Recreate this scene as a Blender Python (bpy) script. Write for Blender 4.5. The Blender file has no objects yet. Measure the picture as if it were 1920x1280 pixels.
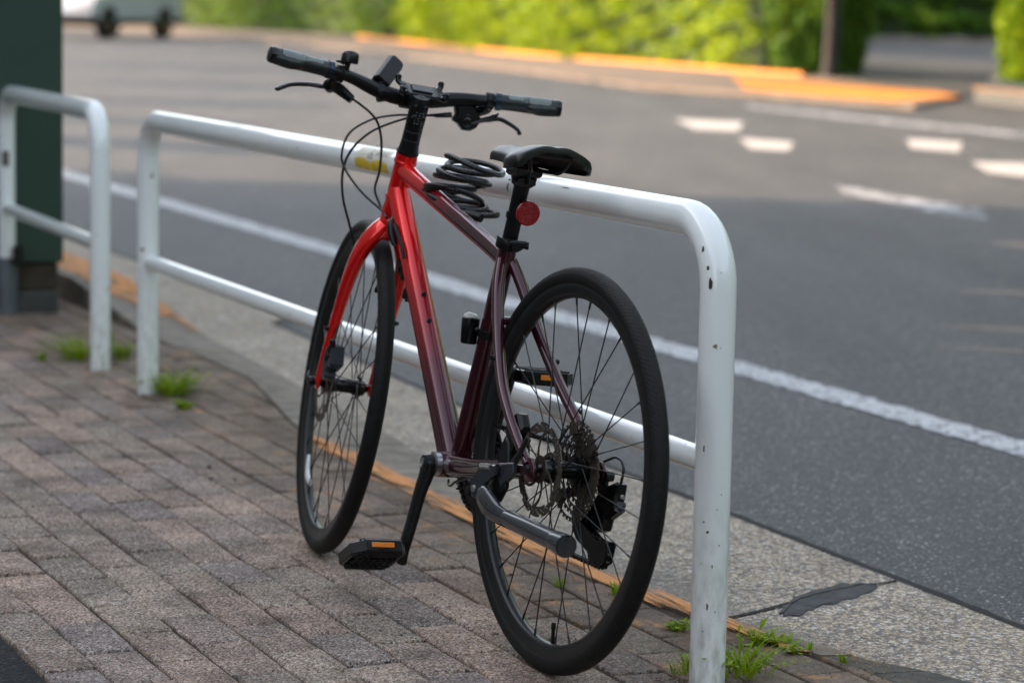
import bpy, math, random
import numpy as np
from mathutils import Vector, Matrix
random.seed(7); RNG = np.random.default_rng(7)
PI = math.pi
S = bpy.context.scene
COL = S.collection
rad = math.radians

# ------------------------------------------------------------------ camera
CAM_H = 1.1265; PITCH = 0.12874; ROLL = 0.01947; FPX = 4960.97
f_ = Vector((0, math.cos(PITCH), -math.sin(PITCH))); r_ = Vector((1, 0, 0)); u_ = r_.cross(f_)
r2 = math.cos(ROLL)*r_ + math.sin(ROLL)*u_; u2 = -math.sin(ROLL)*r_ + math.cos(ROLL)*u_
cd = bpy.data.cameras.new('camera'); cam = bpy.data.objects.new('camera', cd); COL.objects.link(cam)
m = Matrix((r2, u2, -f_)).transposed().to_4x4(); m.translation = Vector((0, 0, CAM_H)); cam.matrix_world = m
cd.sensor_width = 36; cd.lens = FPX/1920*36; cd.clip_start = .1; cd.clip_end = 2000
cd.dof.use_dof = True; cd.dof.focus_distance = 4.62; cd.dof.aperture_fstop = 3.6
S.camera = cam
# ------------------------------------------------------------------ world, sun, exposure
SUN_AZ = Vector((-.976, .216)); SUN_EL = rad(23)
W = bpy.data.worlds.new('World'); S.world = W; W.use_nodes = True
nt = W.node_tree; nt.nodes.clear()
sky = nt.nodes.new('ShaderNodeTexSky'); sky.sky_type = 'NISHITA'; sky.sun_disc = False
sky.sun_elevation = SUN_EL; sky.sun_rotation = math.atan2(SUN_AZ.x, SUN_AZ.y)
sky.air_density = 1.0; sky.dust_density = 3.0; sky.ozone_density = .6
bg = nt.nodes.new('ShaderNodeBackground'); bg.inputs[1].default_value = .15
wo = nt.nodes.new('ShaderNodeOutputWorld')
hs = nt.nodes.new('ShaderNodeHueSaturation'); hs.inputs['Saturation'].default_value = .5
nt.links.new(sky.outputs[0], hs.inputs['Color']); nt.links.new(hs.outputs[0], bg.inputs[0]); nt.links.new(bg.outputs[0], wo.inputs[0])
sl = bpy.data.lights.new('sun', 'SUN'); sl.energy = 3.7; sl.angle = rad(.53); sl.color = (1, .69, .43)
so = bpy.data.objects.new('sun', sl); COL.objects.link(so)
sd = Vector((SUN_AZ.x*math.cos(SUN_EL), SUN_AZ.y*math.cos(SUN_EL), math.sin(SUN_EL)))
so.rotation_euler = sd.to_track_quat('Z', 'Y').to_euler(); so.location = (-20, 5, 20)
S.view_settings.view_transform = 'Standard'; S.view_settings.look = 'None'
S.view_settings.gamma = 1; S.view_settings.exposure = 2.08

# ------------------------------------------------------------------ frames of reference
RA = 0.414478                                   # the kerb line's heading
T = Vector((-math.sin(RA), math.cos(RA), 0)); N = Vector((math.cos(RA), math.sin(RA), 0))
P2 = Vector((.33645, 4.31192, 0))               # foot of the near post
def rw(s, n, z=0.): return P2 + T*s + N*n + Vector((0, 0, z))

def gp_(x, y):      # where a point of the ground seen at (x, y) of the photograph lies, as (s, n)
    d = f_*1+r2*((x-960)/FPX)-u2*((y-640)/FPX); t = -CAM_H/d.z; P = Vector((0, 0, CAM_H))+d*t-P2; return P.dot(T), P.dot(N)
# ------------------------------------------------------------------ mesh builder
class MB:
    def __init__(self): self.v = []; self.f = []; self.uv = []; self.mi = []; self.cur = 0
    def add(self, vs, fs, uvs=None):
        o = len(self.v); self.v += [tuple(p) for p in vs]
        for k, f in enumerate(fs):
            self.f.append([i+o for i in f]); self.mi.append(self.cur)
            self.uv.append(uvs[k] if uvs else [(0, 0)]*len(f))
        return self
    def tube(self, pts, r, n=14, cap=True, smooth=0, squash=None, up=None, closed=False):
        P = [Vector(p) for p in pts]; Rr = list(r) if hasattr(r, '__len__') else [r]*len(P)
        if smooth:
            Q = []; RR = []
            L = len(P); seg = L if closed else L-1
            for i in range(seg):
                g = (lambda k: P[k % L]) if closed else (lambda k: P[min(max(k, 0), L-1)])
                p0, p1, p2, p3 = g(i-1), g(i), g(i+1), g(i+2)
                for j in range(smooth):
                    t = j/smooth
                    Q.append(.5*((2*p1)+(-p0+p2)*t+(2*p0-5*p1+4*p2-p3)*t*t+(-p0+3*p1-3*p2+p3)*t**3))
                    RR.append(Rr[i]*(1-t)+Rr[(i+1) % L]*t)
            if not closed: Q.append(P[-1]); RR.append(Rr[-1])
            P, Rr = Q, RR
        L = len(P); vs = []; fs = []; uvs = []; d = 0
        def tan(i):
            if closed: return (P[(i+1) % L]-P[i-1]).normalized()
            return (P[min(i+1, L-1)]-P[max(i-1, 0)]).normalized()
        t0 = tan(0)
        a = Vector(up) if up else (Vector((0, 0, 1)) if abs(t0.z) < .9 else Vector((1, 0, 0)))
        a = (a-t0*a.dot(t0)).normalized(); ds = [0]
        for i in range(L):
            t = tan(i)
            if up: a = Vector(up)
            a = (a-t*a.dot(t)).normalized(); b = t.cross(a)
            if i: d += (P[i]-P[i-1]).length; ds.append(d)
            sx, sy = squash if squash else (1, 1)
            for k in range(n):
                q = 2*PI*k/n
                vs.append(P[i]+a*(math.cos(q)*Rr[i]*sx)+b*(math.sin(q)*Rr[i]*sy))
        ds.append(d+(P[0]-P[-1]).length)
        for i in range(L if closed else L-1):
            i2 = (i+1) % L
            for k in range(n):
                k2 = (k+1) % n
                fs.append([i*n+k, i*n+k2, i2*n+k2, i2*n+k])
                uvs.append([(ds[i], k/n), (ds[i], (k+1)/n), (ds[i+1], (k+1)/n), (ds[i+1], k/n)])
        if cap and not closed:
            fs.append(list(range(n))[::-1]); uvs.append([(0, 0)]*n)
            fs.append([(L-1)*n+k for k in range(n)]); uvs.append([(0, 0)]*n)
        return self.add(vs, fs, uvs)
    def lathe(self, o, ax, prof, n=32, closed=False):
        """prof: (along axis, radius) pairs round axis ax at o"""
        o = Vector(o); ax = Vector(ax).normalized(); a = ax.orthogonal().normalized()
        if abs(ax.y) > .9: a = Vector((1, 0, 0)); a = (a-ax*a.dot(ax)).normalized()
        b = ax.cross(a); vs = []; fs = []; uvs = []; L = len(prof)
        for h, r in prof:
            for k in range(n):
                q = 2*PI*k/n; vs.append(o+ax*h+(a*math.cos(q)+b*math.sin(q))*r)
        for i in range(L if closed else L-1):
            i2 = (i+1) % L
            for k in range(n):
                k2 = (k+1) % n; fs.append([i*n+k, i*n+k2, i2*n+k2, i2*n+k])
                uvs.append([(k/n, i/L), ((k+1)/n, i/L), ((k+1)/n, (i+1)/L), (k/n, (i+1)/L)])
        if not closed:
            if prof[0][1] > 1e-5: fs.append(list(range(n))[::-1]); uvs.append([(0, 0)]*n)
            if prof[-1][1] > 1e-5: fs.append([(L-1)*n+k for k in range(n)]); uvs.append([(0, 0)]*n)
        return self.add(vs, fs, uvs)
    def prism(self, poly, h, M=None, bev=0.):
        """polygon in xy extruded z 0..h, optional bevelled rim, then mapped by M"""
        n = len(poly); c = Vector((sum(p[0] for p in poly)/n, sum(p[1] for p in poly)/n))
        def ins(d):
            out = []
            for i in range(n):
                p0, p1, p2 = Vector(poly[i-1]), Vector(poly[i]), Vector(poly[(i+1) % n])
                e1 = (p1-p0).normalized(); e2 = (p2-p1).normalized()
                n1 = Vector((-e1.y, e1.x)); n2 = Vector((-e2.y, e2.x)); q = n1+n2
                q = q/max(q.length_squared, .25)*2
                out.append(p1+q*d)
            return out
        area = sum(poly[i-1][0]*poly[i][1]-poly[i][0]*poly[i-1][1] for i in range(n))
        sg = 1 if area > 0 else -1
        lay = [(ins(0), 0), (ins(0), h)] if not bev else [(ins(sg*bev), 0), (ins(0), bev), (ins(0), h-bev), (ins(sg*bev), h)]
        vs = []
        for ps, z in lay:
            for p in ps:
                q = Vector((p[0], p[1], z)); vs.append(M @ q if M else q)
        fs = [list(range(n))[::-1], [(len(lay)-1)*n+i for i in range(n)]]
        for j in range(len(lay)-1):
            for i in range(n):
                k = (i+1) % n; fs.append([j*n+i, j*n+k, (j+1)*n+k, (j+1)*n+i])
        if sg < 0: fs = [g[::-1] for g in fs]
        return self.add(vs, fs)
    def box(self, c, sz, bev=.002, M=None):
        x, y, z = (q/2 for q in sz); R_ = Matrix.Translation(Vector(c)) @ (M if M else Matrix.Identity(4)) @ Matrix.Translation((0, 0, -z))
        return self.prism([(-x, -y), (x, -y), (x, y), (-x, y)], 2*z, R_, bev)
    def build(self, name, mat, parent=None, smooth=True, xf=None, ang=40, sub=0, coll=True):
        me = bpy.data.meshes.new(name)
        vs = [tuple(xf(Vector(p))) for p in self.v] if xf else self.v
        me.from_pydata(vs, [], self.f)
        uvl = me.uv_layers.new(name='UVMap'); flat = [c for f in self.uv for p in f for c in p]
        uvl.data.foreach_set('uv', flat)
        mats = mat if isinstance(mat, (list, tuple)) else [mat]
        for q in mats: me.materials.append(q)
        if len(mats) > 1: me.polygons.foreach_set('material_index', self.mi)
        me.validate()
        if smooth:
            me.shade_smooth()
            me.set_sharp_from_angle(angle=rad(ang))
        ob = bpy.data.objects.new(name, me); COL.objects.link(ob)
        if parent: ob.parent = parent
        if sub:
            md = ob.modifiers.new('sub', 'SUBSURF'); md.levels = sub; md.render_levels = sub
        return ob
def tag(o, label, cat, group=None):
    o['label'] = label; o['category'] = cat
    if group: o['group'] = group
    return o
def struct(o): o['kind'] = 'structure'; return o
def thing(name, label, cat, loc=(0, 0, 0), group=None):
    o = bpy.data.objects.new(name, None); COL.objects.link(o); o.location = loc; o.empty_display_size = .1
    return tag(o, label, cat, group)

# ------------------------------------------------------------------ materials
class NT:
    def __init__(self, name):
        self.m = bpy.data.materials.new(name); self.m.use_nodes = True; self.t = self.m.node_tree
        self.b = self.t.nodes['Principled BSDF']
    def n(self, ty, **k):
        x = self.t.nodes.new(ty)
        for a, v in k.items():
            if a.startswith('i_'):
                kk = a[2:]; x.inputs[int(kk) if kk.isdigit() else kk.replace('_', ' ')].default_value = v
            else: setattr(x, a, v)
        return x
    def l(self, a, b): self.t.links.new(a, b)
    def pos(self): return self.n('ShaderNodeNewGeometry').outputs['Position']
    def obj(self): return self.n('ShaderNodeTexCoord').outputs['Object']
    def mapv(self, v, scale, rot=(0, 0, 0), loc=(0, 0, 0)):
        x = self.n('ShaderNodeMapping'); self.l(v, x.inputs[0])
        x.inputs['Scale'].default_value = scale if hasattr(scale, '__len__') else (scale,)*3
        x.inputs['Rotation'].default_value = rot; x.inputs['Location'].default_value = loc
        return x.outputs[0]
    def noise(self, v, s, d=4, r=.55, out=0):
        x = self.n('ShaderNodeTexNoise', i_Scale=s, i_Detail=d, i_Roughness=r); self.l(v, x.inputs['Vector']); return x.outputs[out]
    def vor(self, v, s, out='Color', feature='F1'):
        x = self.n('ShaderNodeTexVoronoi', feature=feature, i_Scale=s); self.l(v, x.inputs['Vector']); return x.outputs[out]
    def ramp(self, v, st, mode='LINEAR'):
        x = self.n('ShaderNodeValToRGB'); x.color_ramp.interpolation = mode; e = x.color_ramp.elements
        while len(e) < len(st): e.new(.5)
        for i, (p, c) in enumerate(st):
            e[i].position = p; e[i].color = tuple(c)+(1,) if hasattr(c, '__len__') else (c, c, c, 1)
        self.l(v, x.inputs[0]); return x.outputs[0]
    def mix(self, f, a, b, mode='MIX'):
        x = self.n('ShaderNodeMix', data_type='RGBA', blend_type=mode)
        for q, s_ in ((f, 0), (a, 6), (b, 7)):
            if hasattr(q, 'links'): self.l(q, x.inputs[s_])
            else: x.inputs[s_].default_value = q if s_ == 0 else (tuple(q)+(1,) if hasattr(q, '__len__') else (q, q, q, 1))
        return x.outputs[2]
    def math(self, op, a, b=0., c=None):
        x = self.n('ShaderNodeMath', operation=op)
        for i, q in enumerate((a, b) if c is None else (a, b, c)):
            if hasattr(q, 'links'): self.l(q, x.inputs[i])
            else: x.inputs[i].default_value = q
        return x.outputs[0]
    def bump(self, h, st=.3, dist=.002):
        x = self.n('ShaderNodeBump', i_Strength=st, i_Distance=dist); self.l(h, x.inputs['Height'])
        self.l(x.outputs[0], self.b.inputs['Normal']); return x
    def set(self, base=None, rough=None, metal=None, coat=None, spec=None, **k):
        for nm, v in (('Base Color', base), ('Roughness', rough), ('Metallic', metal), ('Coat Weight', coat), ('Specular IOR Level', spec)):
            if v is None: continue
            i = self.b.inputs[nm]
            if hasattr(v, 'links'): self.l(v, i)
            else: i.default_value = tuple(v)+(1,) if hasattr(v, '__len__') else v
        for a, v in k.items():
            i = self.b.inputs[a.replace('_', ' ')]
            if hasattr(v, 'links'): self.l(v, i)
            else: i.default_value = v
        return self
def simple(name, base, rough=.5, metal=0, vary=.12, scale=60, bump=0., **k):
    M = NT(name); v = M.obj(); nz = M.noise(v, scale, 5)
    c = M.mix(M.ramp(nz, [(.3, 0), (.7, 1)]), [q*(1-vary) for q in base], [min(1, q*(1+vary)) for q in base])
    rr = M.math('MULTIPLY_ADD', M.noise(v, scale*.4, 3), rough*.5, rough*.75)
    M.set(base=c, rough=rr, metal=metal, **k)
    if bump: M.bump(M.noise(v, scale*6, 3), bump, .001)
    return M.m
MT = {}
MT['black'] = simple('black_plastic', (.0045, .0048, .0053), .34, bump=.15, spec=.3)
MT['satin'] = simple('black_anodised', (.005, .0053, .006), .28, .0, spec=.4)
MT['gloss'] = simple('gloss_black', (.0035, .004, .0047), .18, 0, spec=.4)
MT['rim'] = simple('rim_black', (.0085, .0088, .0095), .34, .0, spec=.4)
MT['spoke'] = simple('spoke_steel', (.022, .022, .024), .35, .6)
MT['steel'] = simple('bare_steel', (.5, .5, .5), .3, 1.)
MT['dull'] = simple('brown_steel', (.105, .088, .068), .42, .75, .3, 90)
MT['chain'] = simple('oily_chain', (.05, .045, .04), .33, .85, .5, 300)
MT['stand'] = simple('grey_alloy', (.024, .028, .033), .20, .0, coat=.3)
MT['cable'] = simple('cable_housing', (.005, .005, .0055), .3)
MT['amber'] = simple('amber_reflector', (.75, .22, .02), .2, 0, .3, 500)
MT['white_refl'] = simple('clear_reflector', (.75, .77, .78), .25, 0, .2, 300)
MT['lens'] = simple('lamp_lens', (.35, .33, .3), .12)
MT['saddle'] = simple('saddle_vinyl', (.005, .0054, .006), .33, 0, .2, 50, .2, spec=.4)
def grip_mat():
    M = NT('rubber_grip'); uv = M.n('ShaderNodeTexCoord').outputs['Object']
    M.set(base=(.011, .015, .015), rough=.24); M.bump(M.noise(uv, 900, 2), .5, .0006); return M.m
MT['grip'] = grip_mat()
MT['highlight'] = simple('painted_grip_highlight', (.15, .18, .17), .38, 0, .08, 40, .3)  # light grey: sky highlight on the grip tops put into the colour
def refl():
    M = NT('red_reflector'); v = M.obj(); vv = M.vor(M.mapv(v, 1), 260, 'Distance')
    M.set(base=M.mix(M.ramp(vv, [(.1, 0), (.6, 1)]), (.11, .001, .002), (.28, .004, .006)), rough=.22, coat=.3); M.bump(vv, .6, .001); return M.m
MT['red_refl'] = refl()
def paint():
    M = NT('fading_red_to_maroon_paint'); v = M.obj(); sx = M.n('ShaderNodeSeparateXYZ'); M.l(v, sx.inputs[0])
    n = M.noise(v, 8, 2); g = M.math('ADD', sx.outputs[0], M.math('MULTIPLY', n, .02))
    c = M.ramp(g, [(.48, (.040, .004, .010)), (.57, (.085, .003, .010)), (.67, (.36, .002, .007)), (.76, (.80, .003, .002))])
    fl = M.vor(v, 1400, 'Color'); fs = M.n('ShaderNodeSeparateColor'); M.l(fl, fs.inputs[0])
    c2 = M.mix(M.math('MULTIPLY', M.ramp(fs.outputs[0], [(.75, 0), (1, 1)]), .14), c, M.mix(.5, c, (.6, .25, .3)))
    M.set(base=c2, rough=.24, metal=.42, coat=.9, spec=.3); M.b.inputs['Coat Roughness'].default_value = .035
    return M.m
MT['paint'] = paint()
def rubber():
    M = NT('tyre_rubber'); uv = M.n('ShaderNodeTexCoord').outputs['UV']; s = M.n('ShaderNodeSeparateXYZ'); M.l(uv, s.inputs[0])
    nz = M.noise(M.obj(), 70, 5)
    M.set(base=M.mix(M.ramp(nz, [(.35, 0), (.75, 1)]), (.0045, .0048, .0050), (.0105, .0105, .0100)), rough=M.math('MULTIPLY_ADD', nz, .25, .44), spec=.22)
    # sipes: chevrons on the shoulders (u = length along the tyre, v = round the section, tread at v = 0)
    dv = M.math('PINGPONG', M.math('ADD', s.outputs[1], .25), .5)
    st = M.math('SINE', M.math('ADD', M.math('MULTIPLY', s.outputs[0], 2*PI/.009), M.math('MULTIPLY', dv, 55.)))
    mk = M.ramp(dv, [(.03, 0), (.06, 1), (.17, 1), (.2, 0)])
    h = M.math('MULTIPLY', M.ramp(st, [(.35, 0), (.6, 1)]), mk)
    ln = M.ramp(M.math('PINGPONG', M.math('MULTIPLY', dv, 30.), .5), [(.0, 0), (.12, 1)])
    ml = M.ramp(dv, [(.24, 1), (.26, 0)])
    h2 = M.math('SUBTRACT', M.math('MULTIPLY', ln, .2), M.math('MULTIPLY', h, .9))
    b = M.bump(h2, .9, .0012); M.l(M.math('ADD', M.math('MULTIPLY', nz, .2), h2), b.inputs['Height'])
    return M.m
MT['tyre'] = rubber()
def lockmat():
    M = NT('braided_cable_lock'); uv = M.n('ShaderNodeTexCoord').outputs['UV']; s = M.n('ShaderNodeSeparateXYZ'); M.l(uv, s.inputs[0])
    st = M.math('SINE', M.math('ADD', M.math('MULTIPLY', s.outputs[0], 2*PI/.0075), M.math('MULTIPLY', s.outputs[1], 2*PI)))
    M.set(base=M.mix(M.ramp(st, [(.2, 0), (.8, 1)]), (.0045, .0045, .005), (.011, .0115, .013)), rough=.26); M.bump(st, .35, .0008); return M.m
MT['lock'] = lockmat()
def railmat():
    M = NT('white_rail_paint'); v = M.pos(); g = M.noise(M.mapv(v, (6, 6, 1.6)), 3, 6); sp = M.noise(v, 38, 2, .4); s2 = M.noise(v, 120, 3)
    c = M.mix(M.math('MULTIPLY', M.ramp(g, [(.5, 0), (.85, 1)]), .25), (.80, .83, .82), (.62, .64, .60))
    c = M.mix(M.ramp(sp, [(.735, 0), (.75, 1)]), c, (.22, .17, .11))
    c = M.mix(M.math('MULTIPLY', M.ramp(s2, [(.70, 0), (.74, 1)]), .5), c, (.30, .30, .26))
    z = M.n('ShaderNodeSeparateXYZ'); M.l(v, z.inputs[0])
    gr = M.math('MULTIPLY', M.ramp(z.outputs[2], [(0, 1), (.35, 0)]), M.ramp(M.noise(M.mapv(v, (9, 9, 3)), 8, 5), [(.4, 0), (.68, .75)]))
    c = M.mix(gr, c, (.30, .31, .25))
    M.set(base=c, rough=M.math('MULTIPLY_ADD', g, .12, .14), coat=.6); M.bump(M.noise(v, 30, 2), .05, .001); return M.m
MT['rail'] = railmat()

def to_road(M):
    """world position -> (s, n) along and across the kerb"""
    v = M.n('ShaderNodeMapping', vector_type='POINT'); M.l(M.pos(), v.inputs[0])
    v.inputs['Location'].default_value = (0, 0, 0); v.inputs['Rotation'].default_value = (0, 0, -RA-PI/2)
    return v.outputs[0]
OFF = Matrix.Rotation(-RA-PI/2, 3, 'Z') @ P2
def road_xy(M):
    s = M.n('ShaderNodeSeparateXYZ'); M.l(to_road(M), s.inputs[0])
    return M.math('SUBTRACT', s.outputs[0], OFF.x), M.math('MULTIPLY', M.math('SUBTRACT', s.outputs[1], OFF.y), -1.)

def paver():
    M = NT('rough_paving_brick'); v = M.pos(); at = M.n('ShaderNodeVertexColor', layer_name='tone').outputs[0]
    sp = M.math('ADD', M.math('MULTIPLY', M.noise(v, 420, 3, .7), .55), M.math('MULTIPLY', M.noise(v, 170, 4, .75), .45)); sp2 = M.vor(v, 290, 'Color'); q = M.n('ShaderNodeSeparateColor'); M.l(sp2, q.inputs[0])
    c = M.mix(M.ramp(sp, [(.40, 0), (.61, 1)]), M.mix(1, at, (.18, .175, .17), 'MULTIPLY'), M.mix(1, at, (1.95, 1.92, 1.88), 'MULTIPLY'))
    c = M.mix(1, c, M.ramp(q.outputs[2], [(0, .55), (.5, .95), (1, 1.5)]), 'MULTIPLY')
    c = M.mix(M.ramp(q.outputs[0], [(.86, 0), (.95, .85)]), c, (.62, .57, .52))
    c = M.mix(M.ramp(q.outputs[1], [(.08, .85), (.20, 0)]), c, (.030, .026, .024))
    s, n = road_xy(M)
    big = M.noise(v, 5, 6, .6); moss = M.math('MULTIPLY', M.ramp(M.math('ADD', n, M.math('MULTIPLY', big, .5)), [(.0, 0), (.36, 1)]), .8)
    mc = M.mix(M.noise(v, 40, 5), (.075, .052, .034), (.22, .165, .115))
    c = M.mix(moss, c, mc)
    rust = M.math('MULTIPLY', M.ramp(M.noise(M.mapv(v, 1, (0, 0, .9)), 11, 7, .65), [(.56, 0), (.66, 1)]), M.ramp(M.math('ADD', n, 1.), [(.72, 0), (1., .85)]))
    c = M.mix(rust, c, (.46, .24, .10))
    rs2 = M.math('MULTIPLY', M.ramp(M.noise(v, 17, 6, .7), [(.60, 0), (.68, 1)]), M.ramp(M.math('ADD', n, 1.), [(.62, 0), (.95, .6)]))
    c = M.mix(rs2, c, (.44, .27, .20))
    dirt = M.ramp(M.noise(v, 6, 8, .65), [(.32, .45), (.58, 1)])
    c = M.mix(1, c, dirt, 'MULTIPLY')
    M.set(base=c, rough=.86, spec=.3)
    M.bump(M.math('ADD', M.math('MULTIPLY', sp, 1.), M.math('MULTIPLY', M.noise(v, 60, 4), .8)), .9, .004); return M.m
MT['paver'] = paver()
MT['bed'] = simple('joint_sand', (.040, .027, .017), .95, 0, .5, 60, .8)
def gutter():
    M = NT('exposed_aggregate_concrete'); v = M.pos(); vv = M.mix(.02, v, M.noise(v, 120, 2, out=1))
    x = M.n('ShaderNodeTexVoronoi', i_Scale=135., i_Randomness=1.); M.l(vv, x.inputs['Vector']); q = M.n('ShaderNodeSeparateColor'); M.l(x.outputs['Color'], q.inputs[0])
    c = M.ramp(q.outputs[0], [(0, (.05, .055, .06)), (.16, (.16, .165, .17)), (.30, (.44, .35, .235)), (.52, (.70, .56, .39)), (.78, (.82, .70, .52)), (.93, (.78, .78, .78))], 'CONSTANT')
    c = M.mix(M.ramp(x.outputs['Distance'], [(.42, 0), (.62, .9)]), c, (.16, .135, .105))
    c = M.mix(M.math('MULTIPLY', M.noise(v, 420, 2), .4), c, (.34, .30, .25))
    s, n = road_xy(M); big = M.noise(v, 7, 5)
    c = M.mix(M.ramp(M.math('SUBTRACT', n, M.math('MULTIPLY', big, .3)), [(.08, .85), (.26, 0)]), c, M.mix(M.noise(v, 200, 2), (.12, .11, .095), (.26, .24, .215)))
    c = M.mix(1, c, M.ramp(M.noise(v, 4, 4), [(.3, .72), (.65, 1)]), 'MULTIPLY')
    M.set(base=c, rough=.8, spec=.3); M.bump(M.math('MULTIPLY', x.outputs['Distance'], -1.), .8, .004); return M.m
MT['gutter'] = gutter()
def asphalt(name, lo, hi, spk):
    M = NT(name); v = M.pos(); x = M.n('ShaderNodeTexVoronoi', i_Scale=165.); M.l(v, x.inputs['Vector']); q = M.n('ShaderNodeSeparateColor'); M.l(x.outputs['Color'], q.inputs[0])
    c = M.ramp(q.outputs[0], [(0, lo), (.78, hi), (.94, [k*1.6 for k in hi]), (1., spk)])
    c = M.mix(M.ramp(q.outputs[1], [(.88, 0), (.95, .6)]), c, [hi[0]*1.5, hi[1]*1.25, hi[2]*.9])
    c = M.mix(M.ramp(x.outputs['Distance'], [(.35, 0), (.6, .8)]), c, [k*.5 for k in lo])
    c = M.mix(1, c, M.ramp(M.noise(M.mapv(v, (2.2, .35, 1), (0, 0, -RA)), .8, 7, .6), [(.3, .68), (.7, 1.25)]), 'MULTIPLY')
    c = M.mix(1, c, M.ramp(M.noise(v, 26, 5, .7), [(.3, .75), (.7, 1.22)]), 'MULTIPLY')
    M.set(base=c, rough=.85 if name == 'dark_asphalt' else .66, spec=.2 if name == 'dark_asphalt' else .42); M.bump(M.math('MULTIPLY', x.outputs['Distance'], -1.), .7, .005); return M.m
MT['asphalt'] = asphalt('road_asphalt', (.020, .021, .023), (.098, .097, .098), (.56, .53, .48))
MT['lot'] = asphalt('dark_asphalt', (.012, .014, .015), (.03, .033, .034), (.08, .08, .08))
MT['kerb'] = simple('grey_kerb_stone', (.155, .130, .098), .85, 0, .45, 14, .7)
MT['tar'] = simple('tar_filler', (.034, .034, .035), .85, 0, .5, 70, 1.)
MT['crack'] = simple('joint_dirt', (.012, .011, .010), 1., 0, .3, 60)
def mark(name, base, edge=.5, sc=28):
    M = NT(name); v = M.pos(); x = M.noise(v, sc, 8, .72)
    M.set(base=M.mix(M.noise(v, 12, 4), [k*.8 for k in base], base), rough=.7)
    M.l(M.ramp(x, [(edge-.06, 0), (edge, 1)]), M.b.inputs['Alpha']); return M.m
MT['white_line'] = mark('worn_white_road_paint', (.52, .53, .54), .48, 55)
MT['faint_line'] = mark('faint_white_road_paint', (.42, .44, .47), .535, 9)
MT['dash'] = mark('white_road_paint', (.38, .37, .355), .42, 14)
def orange():
    M = NT('flaking_orange_paint'); v = M.pos(); s, n = road_xy(M)
    cb = M.n('ShaderNodeCombineXYZ'); wn = M.math('ADD', n, M.math('MULTIPLY', M.noise(v, 4, 2), .03)); M.l(M.math('MULTIPLY', s, 6.), cb.inputs[0]); M.l(M.math('MULTIPLY', wn, 190.), cb.inputs[1])
    cb2 = M.n('ShaderNodeCombineXYZ'); M.l(M.math('MULTIPLY', s, 5.), cb2.inputs[0]); M.l(M.math('MULTIPLY', wn, 38.), cb2.inputs[1])
    x = M.noise(cb.outputs[0], 1., 6, .65)
    M.set(base=M.mix(M.noise(v, 90, 4), (.42, .16, .03), (.72, .28, .05)), rough=.75)
    uv = M.n('ShaderNodeSeparateXYZ'); M.l(M.n('ShaderNodeTexCoord').outputs['UV'], uv.inputs[0])
    ed = M.ramp(uv.outputs[1], [(0, 0), (.22, .20), (.42, .85), (.72, 1), (1, .15)])
    xs = M.ramp(x, [(.34, 0), (.66, 1)]); bs = M.ramp(M.noise(cb2.outputs[0], 1., 5, .6), [(.34, 0), (.66, 1)])
    h = M.math('ADD', M.math('ADD', M.math('MULTIPLY', xs, .95), M.math('MULTIPLY', bs, .55)), M.math('MULTIPLY', ed, .75))
    M.l(M.ramp(h, [(1.08, 0), (1.28, .95)]) if False else M.ramp(M.math('MULTIPLY', h, .5), [(.57, 0), (.74, .95)]), M.b.inputs['Alpha']); return M.m
MT['orange'] = orange()
MT['orange_far'] = mark('orange_kerb_paint', (.58, .19, .003), .40, 1.6)
MT['far_walk'] = simple('pale_far_pavement', (.105, .075, .052), .9, 0, .3, 2)
MT['green_panel'] = simple('dark_green_enamel', (.017, .043, .029), .5, 0, .06, 3)
MT['concrete'] = simple('weathered_concrete', (.05, .052, .048), .9, 0, .3, 14, .6)
MT['recess'] = simple('dark_brown_plinth', (.035, .026, .016), .8, 0, .4, 20)
MT['galv'] = simple('galvanised_sleeve', (.11, .125, .14), .5, .4, .2, 20)
def leafmat(name, a, b, tr=.35):
    M = NT(name); oi = M.n('ShaderNodeNewGeometry'); 
    c = M.mix(oi.outputs['Random Per Island'], a, b); M.set(base=c, rough=.6, spec=.15)
    tb = M.n('ShaderNodeBsdfTranslucent'); M.l(M.mix(.3, c, (.5, .6, .002)), tb.inputs[0]); mx = M.n('ShaderNodeMixShader', i_0=tr)
    M.l(M.b.outputs[0], mx.inputs[1]); M.l(tb.outputs[0], mx.inputs[2]); M.l(mx.outputs[0], M.t.nodes['Material Output'].inputs[0]); return M.m
MT['leaf'] = leafmat('hedge_leaf', (.045, .14, .001), (.33, .40, .001), .25)
MT['leaf_dark'] = leafmat('dark_leaf', (.03, .085, .008), (.08, .16, .012), .2)
MT['weed'] = leafmat('weed_leaf', (.12, .24, .010), (.30, .42, .02), .4)
MT['straw'] = simple('dry_straw', (.30, .20, .08), .8)
MT['bark'] = simple('bark', (.022, .017, .016), .9, 0, .4, 12, .8)
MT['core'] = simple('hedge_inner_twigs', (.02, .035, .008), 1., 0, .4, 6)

# ------------------------------------------------------------------ ground
def sheet(name, pts, mat, z=None):
    me = bpy.data.meshes.new(name); me.from_pydata([(p[0], p[1], p[2] if len(p) > 2 else z) for p in pts], [], [list(range(len(pts)))])
    me.materials.append(mat); me.validate(); o = bpy.data.objects.new(name, me); COL.objects.link(o)
    if me.polygons[0].normal.z < 0: me.flip_normals()
    return o
def rpts(l, z): return [tuple(rw(s, n, z)) for s, n in l]
struct(sheet('road', [(-700, -300, -.03), (700, -300, -.03), (700, 1200, -.03), (-700, 1200, -.03)], MT['asphalt']))
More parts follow.
